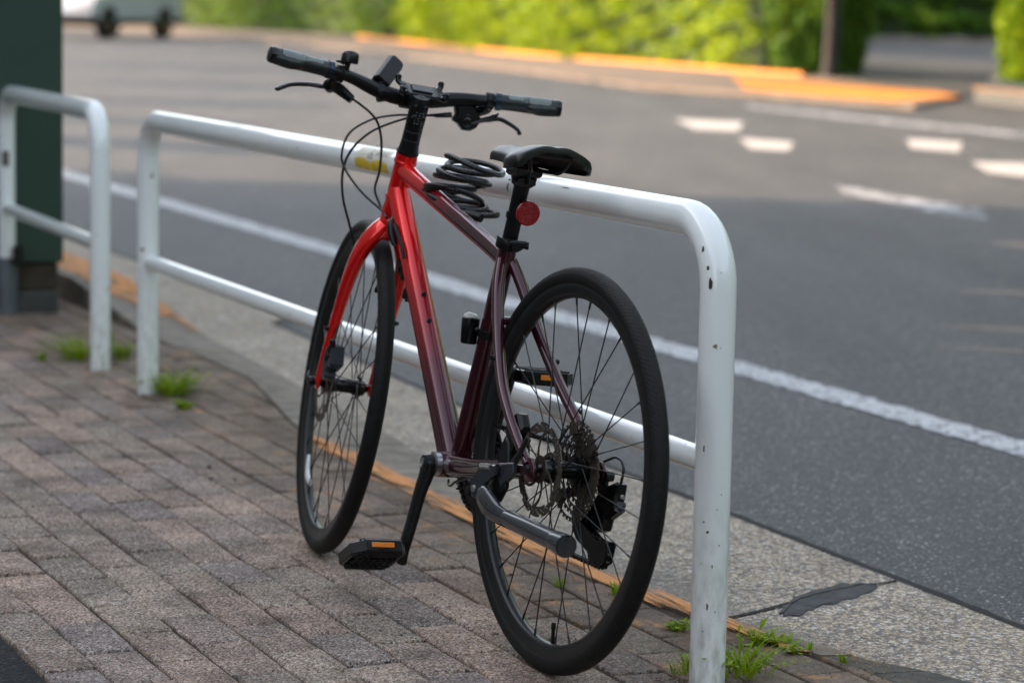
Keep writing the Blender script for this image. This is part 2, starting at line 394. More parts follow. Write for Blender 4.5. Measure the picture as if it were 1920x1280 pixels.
# edge of the brick paving and outer edge of the kerb strip, as (s, n)
E1 = [(-3, .33), (-.5, .335), (-.11, .31), (.07, .283), (.34, .222), (.7, .165), (1.1, .145), (1.7, .150), (2.3, .165), (2.75, .213), (3.26, .309), (3.6, .366), (4.1, .365), (4.45, .345), (6, .34), (40, .40)]
E2 = [(-3, .49), (-.5, .475), (-.11, .45), (.07, .35), (.34, .285), (.7, .215), (1.1, .235), (1.7, .315), (2.3, .385), (2.75, .42), (3.26, .455), (3.6, .478), (4.1, .51), (4.45, .53), (6, .55), (40, .62)]
def e1(s): return float(np.interp(s, [p[0] for p in E1], [p[1] for p in E1]))
def e2(s): return float(np.interp(s, [p[0] for p in E2], [p[1] for p in E2]))
struct(sheet('pavement_bed', rpts([(-3, -1.02)]+E1+[(40, -1.02)], -.0065), MT['bed']))
struct(sheet('yard', rpts([(-3, -1.025), (40, -1.025), (40, -40), (-20, -40), (-20, -1.025)], -.006), MT['lot']))
def band(name, f1, f2, s0, s1, ds, z1, z2, mat, zb=-.05):
    mb = MB(); ss = np.arange(s0, s1+1e-6, ds)
    for i in range(len(ss)-1):
        a, b = ss[i]+.0018, ss[i+1]-.0018
        q = [rw(a, f1(a), z1(a)), rw(b, f1(b), z1(b)), rw(b, f2(b), z2(b)), rw(a, f2(a), z2(a))]
        lo = [Vector((p.x, p.y, zb)) for p in q]
        mb.add(q+lo, [[3, 2, 1, 0], [0, 1, 5, 4], [1, 2, 6, 5], [2, 3, 7, 6], [3, 0, 4, 7]])
    return mb.build(name, mat, smooth=False)
lift = lambda s: .0 + .09*min(1, max(0, (s-4.6)/1.0))
kb = MB(); kseg = [-3, -2.2, -1.4, -.62, -.035, .1, .6, 1.2, 1.8, 2.4, 3.0, 3.6, 4.2, 4.8]+[4.8+.6*i for i in range(1, 40)]
for a, b in zip(kseg[:-1], kseg[1:]):
    a2, b2 = a+.002, b-.002
    for t0, t1 in ((0, .25), (.25, .5), (.5, .75), (.75, 1)):
        p, q = a2+(b2-a2)*t0, a2+(b2-a2)*t1
        zz = -.0015+(hash(round(a, 2)) % 5)*.0006
        Q = [rw(p, e1(p)+.003, zz+lift(p)), rw(q, e1(q)+.003, zz+lift(q)), rw(q, e2(q), zz-.004+lift(q)), rw(p, e2(p), zz-.004+lift(p))]
        lo = [Vector((v.x, v.y, -.05)) for v in Q]; F = [[3, 2, 1, 0], [0, 1, 5, 4], [2, 3, 7, 6]]
        if t0 == 0: F.append([3, 0, 4, 7])
        if t1 == 1: F.append([1, 2, 6, 5])
        kb.cur = 1 if a < .09 else 0; kb.add(Q+lo, F)
struct(kb.build('kerb', [MT['kerb'], simple('dark_kerb_stone', (.060, .056, .044), .9, 0, .4, 40, .8)], smooth=False))
# gutter slabs with a joint every 2.4 m (the one beside the near post runs slightly askew)
gm = MB(); joints = [-3.0, .0, 2.9, 5.9, 8.9, 11.9, 14.9, 17.9, 20.9]
def jn(i, n):
    if i == 1: return .310+.4266*n
    return joints[i]
for i in range(len(joints)-1):
    for k in range(16):
        t0, t1 = k/16, (k+1)/16
        def P_(t, n, side):
            a = jn(i, n)+.0048; b = jn(i+1, n)-.0048; return a+(b-a)*t
        def col(t):
            s_ = P_(t, .4, 0); n0 = e2(s_)+.003; n1 = .772+.004*math.sin(s_*9)+.12*max(0, (s_-2.6))/2.4*(1 if s_ < 5 else 1)
            if s_ > 5: n1 = 1.01
            return n0, n1
        n0a, n1a = col(t0); n0b, n1b = col(t1)
        Q = [rw(P_(t0, n0a, 0), n0a, -.008), rw(P_(t1, n0b, 0), n0b, -.008), rw(P_(t1, n1b, 0), n1b, -.016), rw(P_(t0, n1a, 0), n1a, -.016)]
        lo = [Vector((v.x, v.y, -.06)) for v in Q]; F = [[3, 2, 1, 0], [0, 1, 5, 4], [2, 3, 7, 6]]
        if k == 0: F.append([3, 0, 4, 7])
        if k == 15: F.append([1, 2, 6, 5])
        gm.add(Q+lo, F)
struct(gm.build('gutter', MT['gutter'], smooth=False))
# dirt in the gap between gutter and asphalt
gp = MB(); ss = np.arange(-3, 21, .06); L0 = []
for s_ in ss:
    base = .772+.12*max(0, min(s_, 5)-2.6)/2.4 if s_ < 5 else 1.01
    w = .010+.010*RNG.random(); L0.append((rw(s_, base-.004, -.0145), rw(s_, base+w+.002, -.0145)))
for i in range(len(L0)-1): gp.add([L0[i][0], L0[i+1][0], L0[i+1][1], L0[i][1]], [[3, 2, 1, 0]])
struct(gp.build('gutter_joint', MT['crack'], smooth=False))
# road surface flush with the gutter outside the joint
rp = [(-3, .785), (2.6, .785), (5, .90), (5, 1.025), (21, 1.025), (21, 14), (-3, 14)]
# tar patch over the joint, with a split down its middle
def patch():
    up_ = [(1462, 1141), (1478, 1122), (1490, 1108), (1520, 1096), (1550, 1089), (1582, 1081), (1615, 1079), (1640, 1079)]
    md_ = [(1470, 1141), (1484, 1124), (1502, 1113), (1530, 1105), (1562, 1096), (1592, 1090), (1620, 1083), (1644, 1084)]
    lo_ = [(1468, 1147), (1497, 1147), (1515, 1135), (1540, 1126), (1567, 1118), (1597, 1109), (1628, 1098), (1646, 1088)]
    rng = random.Random(4); mb = MB()
    def row(px, z, dy=0, j=1.2): return [rw(*gp_(x+rng.uniform(-j, j), y+dy+rng.uniform(-j, j)*.5), z) for x, y in px]
    def dens(l):
        o = []
        for a, b in zip(l[:-1], l[1:]): o += [a, tuple(a[k]*.67+b[k]*.33 for k in (0, 1)), tuple(a[k]*.33+b[k]*.67 for k in (0, 1))]
        return o+[l[-1]]
    U, M_, Lo = dens(up_), dens(md_), dens(lo_)
    def zrow(px, lift_, dy=0, j=1.2):
        o = []
        for x, y in px:
            q = gp_(x+rng.uniform(-j, j), y+dy+rng.uniform(-j, j)*.7); o.append(rw(q[0], q[1], -.008-.008*(q[1]-.3)/.47+lift_))
        return o
    rows = [zrow(U, .0004, 0, 4.2), zrow(U, .0022, 2.2), zrow(M_, .0030, -1.0, .8), zrow(M_, .0008, -.3, .5), zrow(M_, .0030, 1.0, .8), zrow(Lo, .0022, -2.2), zrow(Lo, .0004, 0, 4.2)]
    n = len(U)
    for k_, (a, b) in enumerate(zip(rows[:-1], rows[1:])):
        for i in range(n-1):
            mb.cur = 1 if k_ in (2, 3) else 0
            mb.add([a[i], a[i+1], b[i+1], b[i]], [[3, 2, 1, 0]])
    return mb.build('tar_patch', [MT['tar'], MT['crack']], smooth=True)
struct(patch())
def joint_dirt(px, w):
    mb = MB(); rng = random.Random(9); L = []
    for i in range(len(px)-1):
        for k in range(6):
            t = k/6; L.append((px[i][0]*(1-t)+px[i+1][0]*t, px[i][1]*(1-t)+px[i+1][1]*t))
    L.append(px[-1]); A = []; B = []
    for x, y in L:
        q = gp_(x, y); z = -.008-.008*(q[1]-.3)/.47+.0012; ww = w*rng.uniform(.5, 1.1)
        A.append(rw(q[0]-ww*.9, q[1]+ww*.4, z)); B.append(rw(q[0]+ww*.9, q[1]-ww*.4, z))
    for i in range(len(L)-1): mb.add([A[i], A[i+1], B[i+1], B[i]], [[0, 1, 2, 3]])
    o = mb.build('gutter_joint', MT['crack'], smooth=False)
    if o.data.polygons[0].normal.z < 0: o.data.flip_normals()
    struct(o)
joint_dirt([(1350, 1154), (1400, 1143), (1440, 1132), (1482, 1119)], .0075)
joint_dirt([(1640, 1081), (1665, 1077), (1692, 1070)], .0040)

# brick paving: every brick its own raised, slightly tilted block in one pavement mesh
def paving():
    V = []; F = []; C = []
    tones = [tuple((q*.62+.38*(.225, .200, .180)[i_])*k*1.20 for i_, (q, k) in enumerate(zip(t_, (1.21, 1.05, .92)))) for t_ in [(.26, .21, .185), (.25, .215, .195), (.22, .205, .185), (.28, .225, .20), (.19, .165, .165), (.175, .165, .185), (.27, .245, .215), (.235, .20, .175)]]
    Lb = .2195
    for k in range(-1, 14):
        n0 = -.925+.0995*k; off = .535 if k % 2 == 0 else .655
        j0 = int((-2.6-off)/Lb)-1; j1 = int((14-off)/Lb)
        for j in range(j0, j1):
            s0 = off+j*Lb+RNG.normal(0, .002); s1 = s0+Lb-.0060+RNG.normal(0, .001)
            a = n0+.0018+RNG.normal(0, .0012); b = n0+.0995-.0034+RNG.normal(0, .0012)
            sm = (s0+s1)/2; lim = e1(sm)
            if a > lim-.02: continue
            bb0, bb1 = min(b, e1(s0)-.002), min(b, e1(s1)-.002)
            if n0 < -1.0: a = -1.02
            if n0 < -1.0: b = bb0 = bb1 = n0+.0975
            z0 = RNG.normal(0, .0012); tx, ty = RNG.normal(0, .0012, 2)
            mid = sm
            edge = []
            for (s_, n_) in ((s0, a), (s1, a), (s1, bb1), (s0, bb0)): edge.append((s_, n_, z0+tx*(s_-mid)*8+ty*(n_-n0-.05)*15))
            cs = sum(e[0] for e in edge)/4; cn = sum(e[1] for e in edge)/4; base = len(V)
            for d, dz in ((0, -.02), (0, -.0035), (.0022, -.0008), (.006, 0)):
                for s_, n_, z_ in edge:
                    q = rw(s_+(d if s_ < cs else -d), n_+(d if n_ < cn else -d), z_+dz); V.append(tuple(q))
            t = tones[RNG.integers(len(tones))]; g = RNG.uniform(.80, 1.13)
            for r in range(3):
                for i in range(4):
                    i2 = (i+1) % 4; F.append([base+r*4+i, base+r*4+i2, base+(r+1)*4+i2, base+(r+1)*4+i][::-1])
            F.append([base+12, base+13, base+14, base+15][::-1])
            C += [(t[0]*g, t[1]*g, t[2]*g, 1)]*(13*4)
    me = bpy.data.meshes.new('pavement'); me.from_pydata(V, [], F); me.materials.append(MT['paver'])
    ca = me.color_attributes.new('tone', 'FLOAT_COLOR', 'CORNER'); ca.data.foreach_set('color', [x for c in C for x in c])
    me.validate(); me.shade_smooth(); o = bpy.data.objects.new('pavement', me); COL.objects.link(o); return struct(o)
paving()

def strip(name, A, B, mat, z, sub=1):
    mb = MB()
    for i in range(len(A)-1): mb.add([(*A[i], z), (*A[i+1], z), (*B[i+1], z), (*B[i], z)], [[0, 1, 2, 3]])
    o = mb.build(name, mat, smooth=False)
    for p in o.data.polygons:
        if p.normal.z < 0: o.data.flip_normals(); break
    return struct(o)
def xy(s, n): p = rw(s, n); return (p.x, p.y)
# orange paint left on the kerb (near) 
og = MB(); ss = np.arange(.12, 2.62, .06)
for a, b in zip(ss[:-1], ss[1:]):
    w = lambda s: .070*min(1, max(.05, (s-.1)/.35))*min(1, max(.05, (2.7-s)/.5))
    og.add([rw(a, e1(a)-.045, .0045), rw(b, e1(b)-.045, .0045), rw(b, e1(b)+w(b), .0045), rw(a, e1(a)+w(a), .0045)], [[3, 2, 1, 0]], [[(a, 1), (b, 1), (b, 0), (a, 0)]])
struct(og.build('kerb_paint', MT['orange'], smooth=False))
og = MB(); ss = np.arange(4.66, 12, .1)
for a, b in zip(ss[:-1], ss[1:]):
    ga = min(1, max(.15, (a-4.6)/.8)); gb = min(1, max(.15, (b-4.6)/.8)); va, vb = .35+.35*ga, .35+.35*gb
    og.add([rw(a, e2(a)-(e2(a)-e1(a))*.8*ga, .0035+lift(a)), rw(b, e2(b)-(e2(b)-e1(b))*.8*gb, .0035+lift(b)), rw(b, e2(b), .001+lift(b)), rw(a, e2(a), .001+lift(a)),
            rw(a, e2(a)+.003, -.01), rw(b, e2(b)+.003, -.01)], [[3, 2, 1, 0], [4, 5, 2, 3]], [[(a, va), (b, vb), (b, vb*.7), (a, va*.7)], [(a, va*.8), (b, vb*.8), (b, vb), (a, va)]])
struct(og.build('kerb_paint', MT['orange'], smooth=False))
# white edge line of the carriageway
_ss = np.r_[np.arange(-3, 14, .03), np.arange(14, 40, .5)]
strip('road_marking', [xy(s, 1.900+.004*s+(.004*s if s > 6 else 0)+RNG.normal(0, .006)) for s in _ss], [xy(s, 2.038+.006*s+(.004*s if s > 6 else 0)+RNG.normal(0, .006)) for s in _ss], MT['white_line'], -.026)
def quad(pts, mat, z=-.026): return struct(sheet('road_marking', [(p[0], p[1], z) for p in pts], MT[mat]))
quad([(1.56, 26.3), (2.22, 25.9), (2.02, 24.1), (1.64, 24.3)], 'dash')
quad([(1.92, 22.8), (2.34, 22.3), (2.16, 21.0), (1.88, 21.2)], 'dash')
quad([(3.42, 23.2), (3.84, 22.8), (3.56, 21.3), (3.25, 21.8)], 'dash')
quad([(3.44, 20.0), (4.3, 19.8), (3.75, 17.9), (3.34, 18.7)], 'dash')
strip('road_marking', [(2.07, 17.15), (2.36, 16.2), (2.69, 15.25)], [(2.04, 16.4), (2.26, 15.4), (2.60, 14.4)], MT['faint_line'], -.026)
strip('road_marking', [(2.6, 30.6), (3.9, 27.0), (4.9, 24.4)], [(2.62, 29.4), (3.85, 25.8), (4.9, 23.2)], MT['faint_line'], -.026)

# far pavement with kerb, far side of the road
KF = [(14, 24.5), (9.6, 26.6), (6.2, 28.6)]
KL = [(4.50, 30.1), (3.16, 32.7), (1.6, 35.6), (.25, 41.5), (-1.7, 49.0), (-4.1, 58), (-6.6, 66), (-12, 78), (-20, 95)]
HL = [(4.75, 41.3), (4.1, 42.6), (.3, 53.2), (-1.9, 62.9), (-3.9, 71.4), (-9.5, 84), (-17, 100)]
mb = MB(); poly = KL+HL[::-1]+[(5.6, 33.5)]
zt = .02
mb.add([(x, y, zt) for x, y in poly], [list(range(len(poly)))])
for i in range(len(KL)-1): mb.add([(*KL[i], -.05), (*KL[i+1], -.05), (*KL[i+1], zt), (*KL[i], zt)], [[0, 1, 2, 3]])
mb.add([(5.6, 33.5, -.05), (*KL[0], -.05), (*KL[0], zt), (5.6, 33.5, zt)], [[0, 1, 2, 3]])
struct(mb.build('far_pavement', MT['far_walk'], smooth=False))
mb = MB()   # painted stretch of the far kerb
A = [(5.55, 33.2), (4.9, 32.0), (4.4, 31.0), (3.7, 32.3), (2.95, 34.4)]
B = [(5.50, 35.0), (4.9, 36.5), (4.4, 38.2), (3.9, 39.5), (3.3, 41.0)]
for i in range(4): mb.add([(*A[i], zt+.006), (*A[i+1], zt+.006), (*B[i+1], zt+.006), (*B[i], zt+.006)], [[0, 3, 2, 1]])
o = mb.build('kerb_paint', MT['orange_far'], smooth=False); struct(o)
mb = MB()   # painted low edging in front of the hedge
hl = [(4.4, 41.2), (3.8, 42.4), (0, 53.0), (-2.3, 62.7), (-4.3, 71.2)]
for i in range(4):
    a, b = Vector((*hl[i], 0)), Vector((*hl[i+1], 0)); nx = Vector((.16, .06, 0)); z = Vector((0, 0, 1))
    mb.add([a+z*.01, b+z*.01, b+z*.07, a+z*.07, b+nx+z*.07, a+nx+z*.07], [[0, 1, 2, 3], [3, 2, 4, 5]])
struct(mb.build('hedge_edging', MT['orange_far'], smooth=False))
mb = MB()   # kerb and planter edge at the right, under the small hedge
pl = [(5.62, 32.6), (6.1, 30.9), (8.6, 28.6), (13, 25.5), (16, 44), (7.2, 40)]
mb.add([(x, y, -.05) for x, y in pl]+[(x, y, .13) for x, y in pl], [[6, 7, 8, 9, 10, 11]]+[[i, (i+1) % 6, 6+(i+1) % 6, 6+i] for i in range(6)])
struct(mb.build('planter_kerb', MT['concrete'], smooth=False))
mb = MB()
for i in range(3):
    a, b = Vector((*pl[i], .134)), Vector((*pl[i+1], .134)); nn = Vector((.1, .9, 0))
    mb.add([a, b, b+nn, a+nn], [[0, 1, 2, 3]])
struct(mb.build('kerb_paint', simple('dull_orange_paint', (.42, .17, .04), .8, 0, .3, 3), smooth=False))

# ------------------------------------------------------------------ foliage
def leaves(name, pts, nrm, size, mat, parent=None, jit=.9, asp=.55):
    n = len(pts); d = nrm+RNG.normal(0, jit, (n, 3)); d /= np.linalg.norm(d, axis=1)[:, None]
    a = np.cross(d, RNG.normal(0, 1, (n, 3))); a /= np.linalg.norm(a, axis=1)[:, None]+1e-9; b = np.cross(d, a)
    s = (size*RNG.uniform(.6, 1.3, n))[:, None]; a *= s; b *= s*asp
    V = np.empty((n, 4, 3)); V[:, 0] = pts-a; V[:, 1] = pts-b+d*s*.1; V[:, 2] = pts+a; V[:, 3] = pts+b+d*s*.1
    me = bpy.data.meshes.new(name); me.vertices.add(n*4); me.vertices.foreach_set('co', V.ravel())
    me.loops.add(n*4); me.loops.foreach_set('vertex_index', np.arange(n*4, dtype=np.int32))
    me.polygons.add(n); me.polygons.foreach_set('loop_start', np.arange(0, n*4, 4, dtype=np.int32))
    me.update(calc_edges=True); me.materials.append(mat); me.validate()
    o = bpy.data.objects.new(name, me); COL.objects.link(o)
    if parent: o.parent = parent
    return o
def wob(x, y, z):
    return (np.sin(x*2.1+y*1.3)*.5+np.sin(y*2.9-z*2.3+1)*.5+np.sin(x*5.3+z*4.1+y*3.7)*.35+np.sin(y*6.7+z*5.9)*.25)
def hedge(name, line, thick, h, nleaf, size, mat, label, side, z0=.08, cat='hedge'):
    root = thing(name, label, cat, (line[0][0], line[0][1], 0)); o0 = np.array([line[0][0], line[0][1], 0.])
    L = np.array(line, float); seg = np.linalg.norm(np.diff(L, axis=0), axis=1); cum = np.r_[0, np.cumsum(seg)]
    t = RNG.uniform(0, cum[-1], nleaf); bx = np.interp(t, cum, L[:, 0]); by = np.interp(t, cum, L[:, 1])
    i = np.clip(np.searchsorted(cum, t)-1, 0, len(seg)-1); dr = np.diff(L, axis=0)[i]/seg[i][:, None]; nm = np.stack([-dr[:, 1], dr[:, 0]], 1)*side
    q = RNG.random(nleaf); zz = RNG.uniform(0, h, nleaf); hh = h*(1+.10*np.sin(t*1.7)+.06*np.sin(t*4.3))
    z = np.where(q < .6, zz, hh); dep = np.where(q < .6, 0, RNG.uniform(0, thick, nleaf))
    back = q > .93; z = np.where(back, zz, z); dep = np.where(back, thick, dep)
    out = wob(bx*1.3, by*1.3, z*2.6)*.50; taper = np.clip((.25-z)/.25, 0, 1)*.12
    dep = dep-np.where(q < .6, out-taper, 0)+RNG.normal(0, .05, nleaf); z = z+np.where((q >= .6) & ~back, wob(bx, by, dep)*.08, 0)
    P = np.stack([bx-nm[:, 0]*dep, by-nm[:, 1]*dep, z+z0], 1)-o0
    nr = np.where(((q < .6)[:, None]), np.c_[nm, np.full(nleaf, .35)], np.array([0, 0, 1.]))
    leaves('leaves', P, nr, size, mat, root)
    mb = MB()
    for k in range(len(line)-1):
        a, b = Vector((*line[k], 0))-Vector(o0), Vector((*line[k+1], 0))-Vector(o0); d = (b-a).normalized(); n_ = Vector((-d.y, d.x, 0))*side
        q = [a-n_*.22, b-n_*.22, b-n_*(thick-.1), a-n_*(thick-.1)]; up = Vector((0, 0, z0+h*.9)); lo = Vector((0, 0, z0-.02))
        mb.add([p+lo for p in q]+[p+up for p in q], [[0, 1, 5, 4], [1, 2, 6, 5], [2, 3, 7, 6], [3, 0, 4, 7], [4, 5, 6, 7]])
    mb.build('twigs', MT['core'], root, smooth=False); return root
hedge('hedge', [(3.85, 43.5), (.3, 53.4), (-1.9, 63.1), (-3.1, 68)], 1.5, 1.9, 52000, .055, MT['leaf'], 'long clipped yellow-green hedge lit by the sun beyond the road', 1, .0)
hedge('hedge', [(-3.2, 68.6), (-4.6, 73), (-9.5, 84), (-17, 100)], 1.6, 2.1, 26000, .08, MT['leaf_dark'], 'darker green hedge behind the white car', 1)
def bush(x, y, rx, ry, h, nl, size, mat, label, z0=.0):
    root = thing('shrub', label, 'shrub', (x, y, 0)); d = RNG.normal(0, 1, (nl, 3)); d /= np.linalg.norm(d, axis=1)[:, None]; d[:, 2] = np.abs(d[:, 2])*1.0-.12*(RNG.random(nl) < .3)
    q = 1+.10*wob(d[:, 0]*3+x, d[:, 1]*3, d[:, 2]*3); rr = q*(RNG.random(nl)**.12)
    prof_ = np.clip(.80+.6*d[:, 2], .7, 1.05)
    P = np.stack([d[:, 0]*rx*rr*prof_, d[:, 1]*ry*rr*prof_, z0+.04+np.abs(d[:, 2])*h*rr], 1); leaves('leaves', P, d, size, MT[mat], root)
    mb = MB(); mb.lathe((0, 0, z0-.02), (0, 0, 1), [(0, rx*.55), (h*.2, rx*.7), (h*.6, rx*.6), (h*.85, rx*.3), (h*.9, .01)], 14); mb.build('twigs', MT['core'], root); return root
bush(4.88, 43.6, .95, .95, 2.6, 9000, .07, 'leaf_dark', 'dark rounded shrub at the right-hand end of the sunlit hedge')
bush(7.45, 36.0, 1.05, 1.1, 2.0, 12000, .06, 'leaf', 'sunlit leafy shrub at the right edge beyond the road', .13)
hedge('hedge', [(38, 88), (14, 93), (6, 95), (-4, 102)], 3, 5., 26000, .2, MT['leaf_dark'], 'dark bank of shrubs across the end of the side road', 1)
def tree(x, y, h, r, cr, ch, nl, label, mat='leaf_dark', grp=None, ls=.11, trunk_r2=.6):
    root = thing('tree', label, 'tree', (x, y, 0), grp); mb = MB()
    mb.tube([(0, 0, -.03), (.02, .01, .3), (.03, -.02, h*.4), (-.04, .03, h*.7), (0, 0, h)], [r*1.25, r, r*.92, r*.8, r*trunk_r2], 10, smooth=3)
    cs = []
    for k in range(9):
        a = k*2.4+x; rr = cr*RNG.uniform(.35, .75); e = Vector((math.cos(a)*rr, math.sin(a)*rr, h+ch*RNG.uniform(.15, .85))); cs.append(e)
        st = Vector((0, 0, h*RNG.uniform(.7, .98))); mb.tube([st, st*.4+e*.6+Vector((0, 0, -.1*ch)), e], [r*.4, r*.25, r*.08], 7, smooth=3)
    mb.build('trunk', MT['bark'], root)
    P = []; 
    for e in cs+[Vector((0, 0, h+ch*.8))]:
        m_ = nl//10; d = RNG.normal(0, 1, (m_, 3)); d /= np.linalg.norm(d, axis=1)[:, None]; R_ = (RNG.random(m_)**.45)*cr*RNG.uniform(.34, .52)
        P.append(np.array(e)+d*R_[:, None]*np.array([1, 1, .75]))
    P = np.concatenate(P); leaves('crown', P, np.tile([0, 0, 1.], (len(P), 1)), ls, MT[mat], root, 1.2); return root
tree(4.85, 41.4, 3.2, .11, 2.2, 2.6, 4000, 'tree with a thin dark trunk in front of the end of the hedge')
tree(6.85, 37.2, 3.2, .15, 2.2, 2.6, 4000, 'tree with a dark trunk behind the small right-hand hedge')

# ------------------------------------------------------------------ unseen blocks and trees added to shade the street (to the left of the frame)
BA = math.atan2(-SUN_AZ.y, -SUN_AZ.x)
def block(u0, u1, v0, v1, z, label, mat):  # unseen block added for shade, turned so its gaps let sun streaks through
    a = Vector((math.cos(BA), math.sin(BA), 0)); b = Vector((-a.y, a.x, 0)); c = a*((u0+u1)/2)+b*((v0+v1)/2)
    root = thing('shade_block', label, 'shade_block', tuple(c)); root.rotation_euler = (0, 0, BA); mb = MB(); w, d = (u1-u0), (v1-v0)
    mb.box((0, 0, z/2-.03), (w, d, z), .02); mb.build('wall', mat, root, smooth=False)
    rb = MB(); rb.box((0, 0, z+.06), (w+.3, d-.01, .2), .01); rb.build('roof', MT['concrete'], root, smooth=False)
    if d < 3: return
    for fl in range(int(z//2.9)):
        k = max(2, int(d//2.4))
        for j in range(k):
            yy = -d/2+d*(j+.5)/k; zz = .9+fl*2.8
            wm = MB(); wm.box((w/2+.01, yy, zz+.6), (.06, 1.1, 1.3), .01); f = wm.build('window', MT['concrete'], root, smooth=False)
            pm = MB(); pm.box((w/2+.045, yy, zz+.6), (.02, .95, 1.15), .004); pm.build('pane', MT['gloss'], f, smooth=False)
WALLM = simple('rendered_wall', (.36, .34, .31), .9, 0, .1, 3)
block(-20, -11, -25, 9.085, 10.5, 'long rendered block added unseen left of the frame to shade the foreground', WALLM)
block(-20, -11, 9.15, 9.675, 10.5, 'narrowest slice of the shade blocks added left of the frame, next to the long one', WALLM)
block(-20, -11, 9.785, 10.92, 10.5, 'second narrow shade block added left of the frame, gaps beside it let sun streaks through', WALLM)
block(-20, -11, 11.09, 13.13, 10.5, 'two metre wide shade block added left of the frame', WALLM)
block(-20, -11, 13.46, 15.75, 10.5, 'end one of the shade blocks added left of the frame, nearest the trees', WALLM)
block(-10.98, -10.6, 9.0, 13.6, 4.05, 'low wall added unseen across the gaps between the shade blocks to shorten the sun streaks', WALLM)  # unseen, added to stop the sun streaks short on the left
tk = 0
for (yt, cr, hh, nl_) in ((16.2, .95, 4.6, 6500), (17.3, .45, 4.7, 1100), (18.6, .30, 4.6, 1200), (20.0, .38, 4.3, 2600), (22.2, .42, 4.2, 3000), (25.8, .85, 4.2, 6000), (29.6, .55, 4.4, 3600), (34.0, .8, 4.2, 4400), (39.5, .8, 4.4, 4400), (48, 1.2, 4.4, 4200), (60, 1.9, 4.6, 7000), (68, 2.2, 4.6, 8000), (76, 2.8, 4.6, 10000), (86, 2.4, 4.6, 6200)):
    tree(-11-.12*yt, yt-2.43-.027*yt, hh, .10, cr, cr*1.6, nl_, 'unseen tree placed outside the left of the frame to shade the far road', grp='trees placed for shade left of the frame', ls=.10)  # unseen trees, crowns placed and sized for bands of shade on the road
tree(-13.5, 41.0, 7.4, .16, 2.3, 3.6, 14000, 'tallest unseen tree, added outside the left of the frame to shade the hedge end', ls=.14)
# the tall unseen tree is added for shade over the right-hand end of the hedge
# tall trees that close the street in beyond the hedges, to the right of the frame and behind the viewer
def wood(name, line, thick, z0, h, nl, size):
    L = np.array(line, float); seg = np.linalg.norm(np.diff(L, axis=0), axis=1); cum = np.r_[0, np.cumsum(seg)]
    t = RNG.uniform(0, cum[-1], nl); bx = np.interp(t, cum, L[:, 0]); by = np.interp(t, cum, L[:, 1]); u = RNG.random(nl)
    hh = h*(1+.12*np.sin(t*.5)+.07*np.sin(t*1.3)); P = np.stack([bx+RNG.normal(0, thick*.4, nl), by+RNG.normal(0, thick*.4, nl), z0+(hh-z0)*u], 1)
    o = leaves(name, P, RNG.normal(0, 1, (nl, 3)), size, MT['leaf_dark']); o['kind'] = 'stuff'; return o
wood('far_trees', [(13, 37), (9, 50), (5, 62), (0, 76), (-8, 96), (-30, 130)], 3, 2.6, 8.5, 60000, .24)
wood('roadside_trees', [(14, 30), (17, 18), (21, 8), (24, -4), (24, -18)], 2.5, .2, 11, 44000, .26)
wood('trees_behind', [(24, -20), (8, -20), (-4, -19)], 2.5, .2, 11, 24000, .26)
wood('side_road_trees', [(44, 96), (16, 101), (2, 106)], 3, 4, 13, 22000, .32)
# ------------------------------------------------------------------ guard rails
def guard(name, label, s0, s1, parts):
    pass
ZR = .770; ZL = .3726; RR_ = .0303; RL = .0213; BR = .11
def guard_rail(label, a, b, extra=None):
    root = thing('guard_rail', label, 'guard rail', tuple(a)); d = (b-a); L = d.length; d = d/L; up = Vector((0, 0, 1)); mb = MB()
    pts = [up*-.08, up*.1, up*.35, up*.55]
    for k in range(11):
        q = PI/2*k/10; pts.append(up*(ZR-BR)+d*BR-d*BR*math.cos(q)+up*BR*math.sin(q))
    for t in (.25, .5, .75): pts.append(d*(L*t)+up*ZR)
    for k in range(11):
        q = PI/2*k/10; pts.append(d*(L-BR)+up*(ZR-BR)+d*BR*math.sin(q)+up*BR*math.cos(q))
    pts += [d*L+up*.55, d*L+up*.35, d*L+up*.1, d*L+up*-.08]
    side = d.cross(up)
    mb.tube(pts, RR_, 28, up=tuple(side)); mb.build('hoop', MT['rail'], root)
    mb = MB(); mb.tube([d*(RR_*.8)+up*ZL, d*(L/2)+up*ZL, d*(L-RR_*.8)+up*ZL], RL, 20); mb.build('cross_bar', MT['rail'], root)
    return root, d
A_ = rw(0, 0); B_ = rw(3.3913, 0)
rail1, d1 = guard_rail('white tubular steel guard rail that the bicycle leans against', A_, B_)
rail2, d2 = guard_rail('white tubular steel guard rail at the left edge, in front of the green cabinet', rw(3.885, -.007), rw(5.30, .035))
RUSTM = simple('rust_chip', (.065, .032, .018), .9, 0, .5, 300)
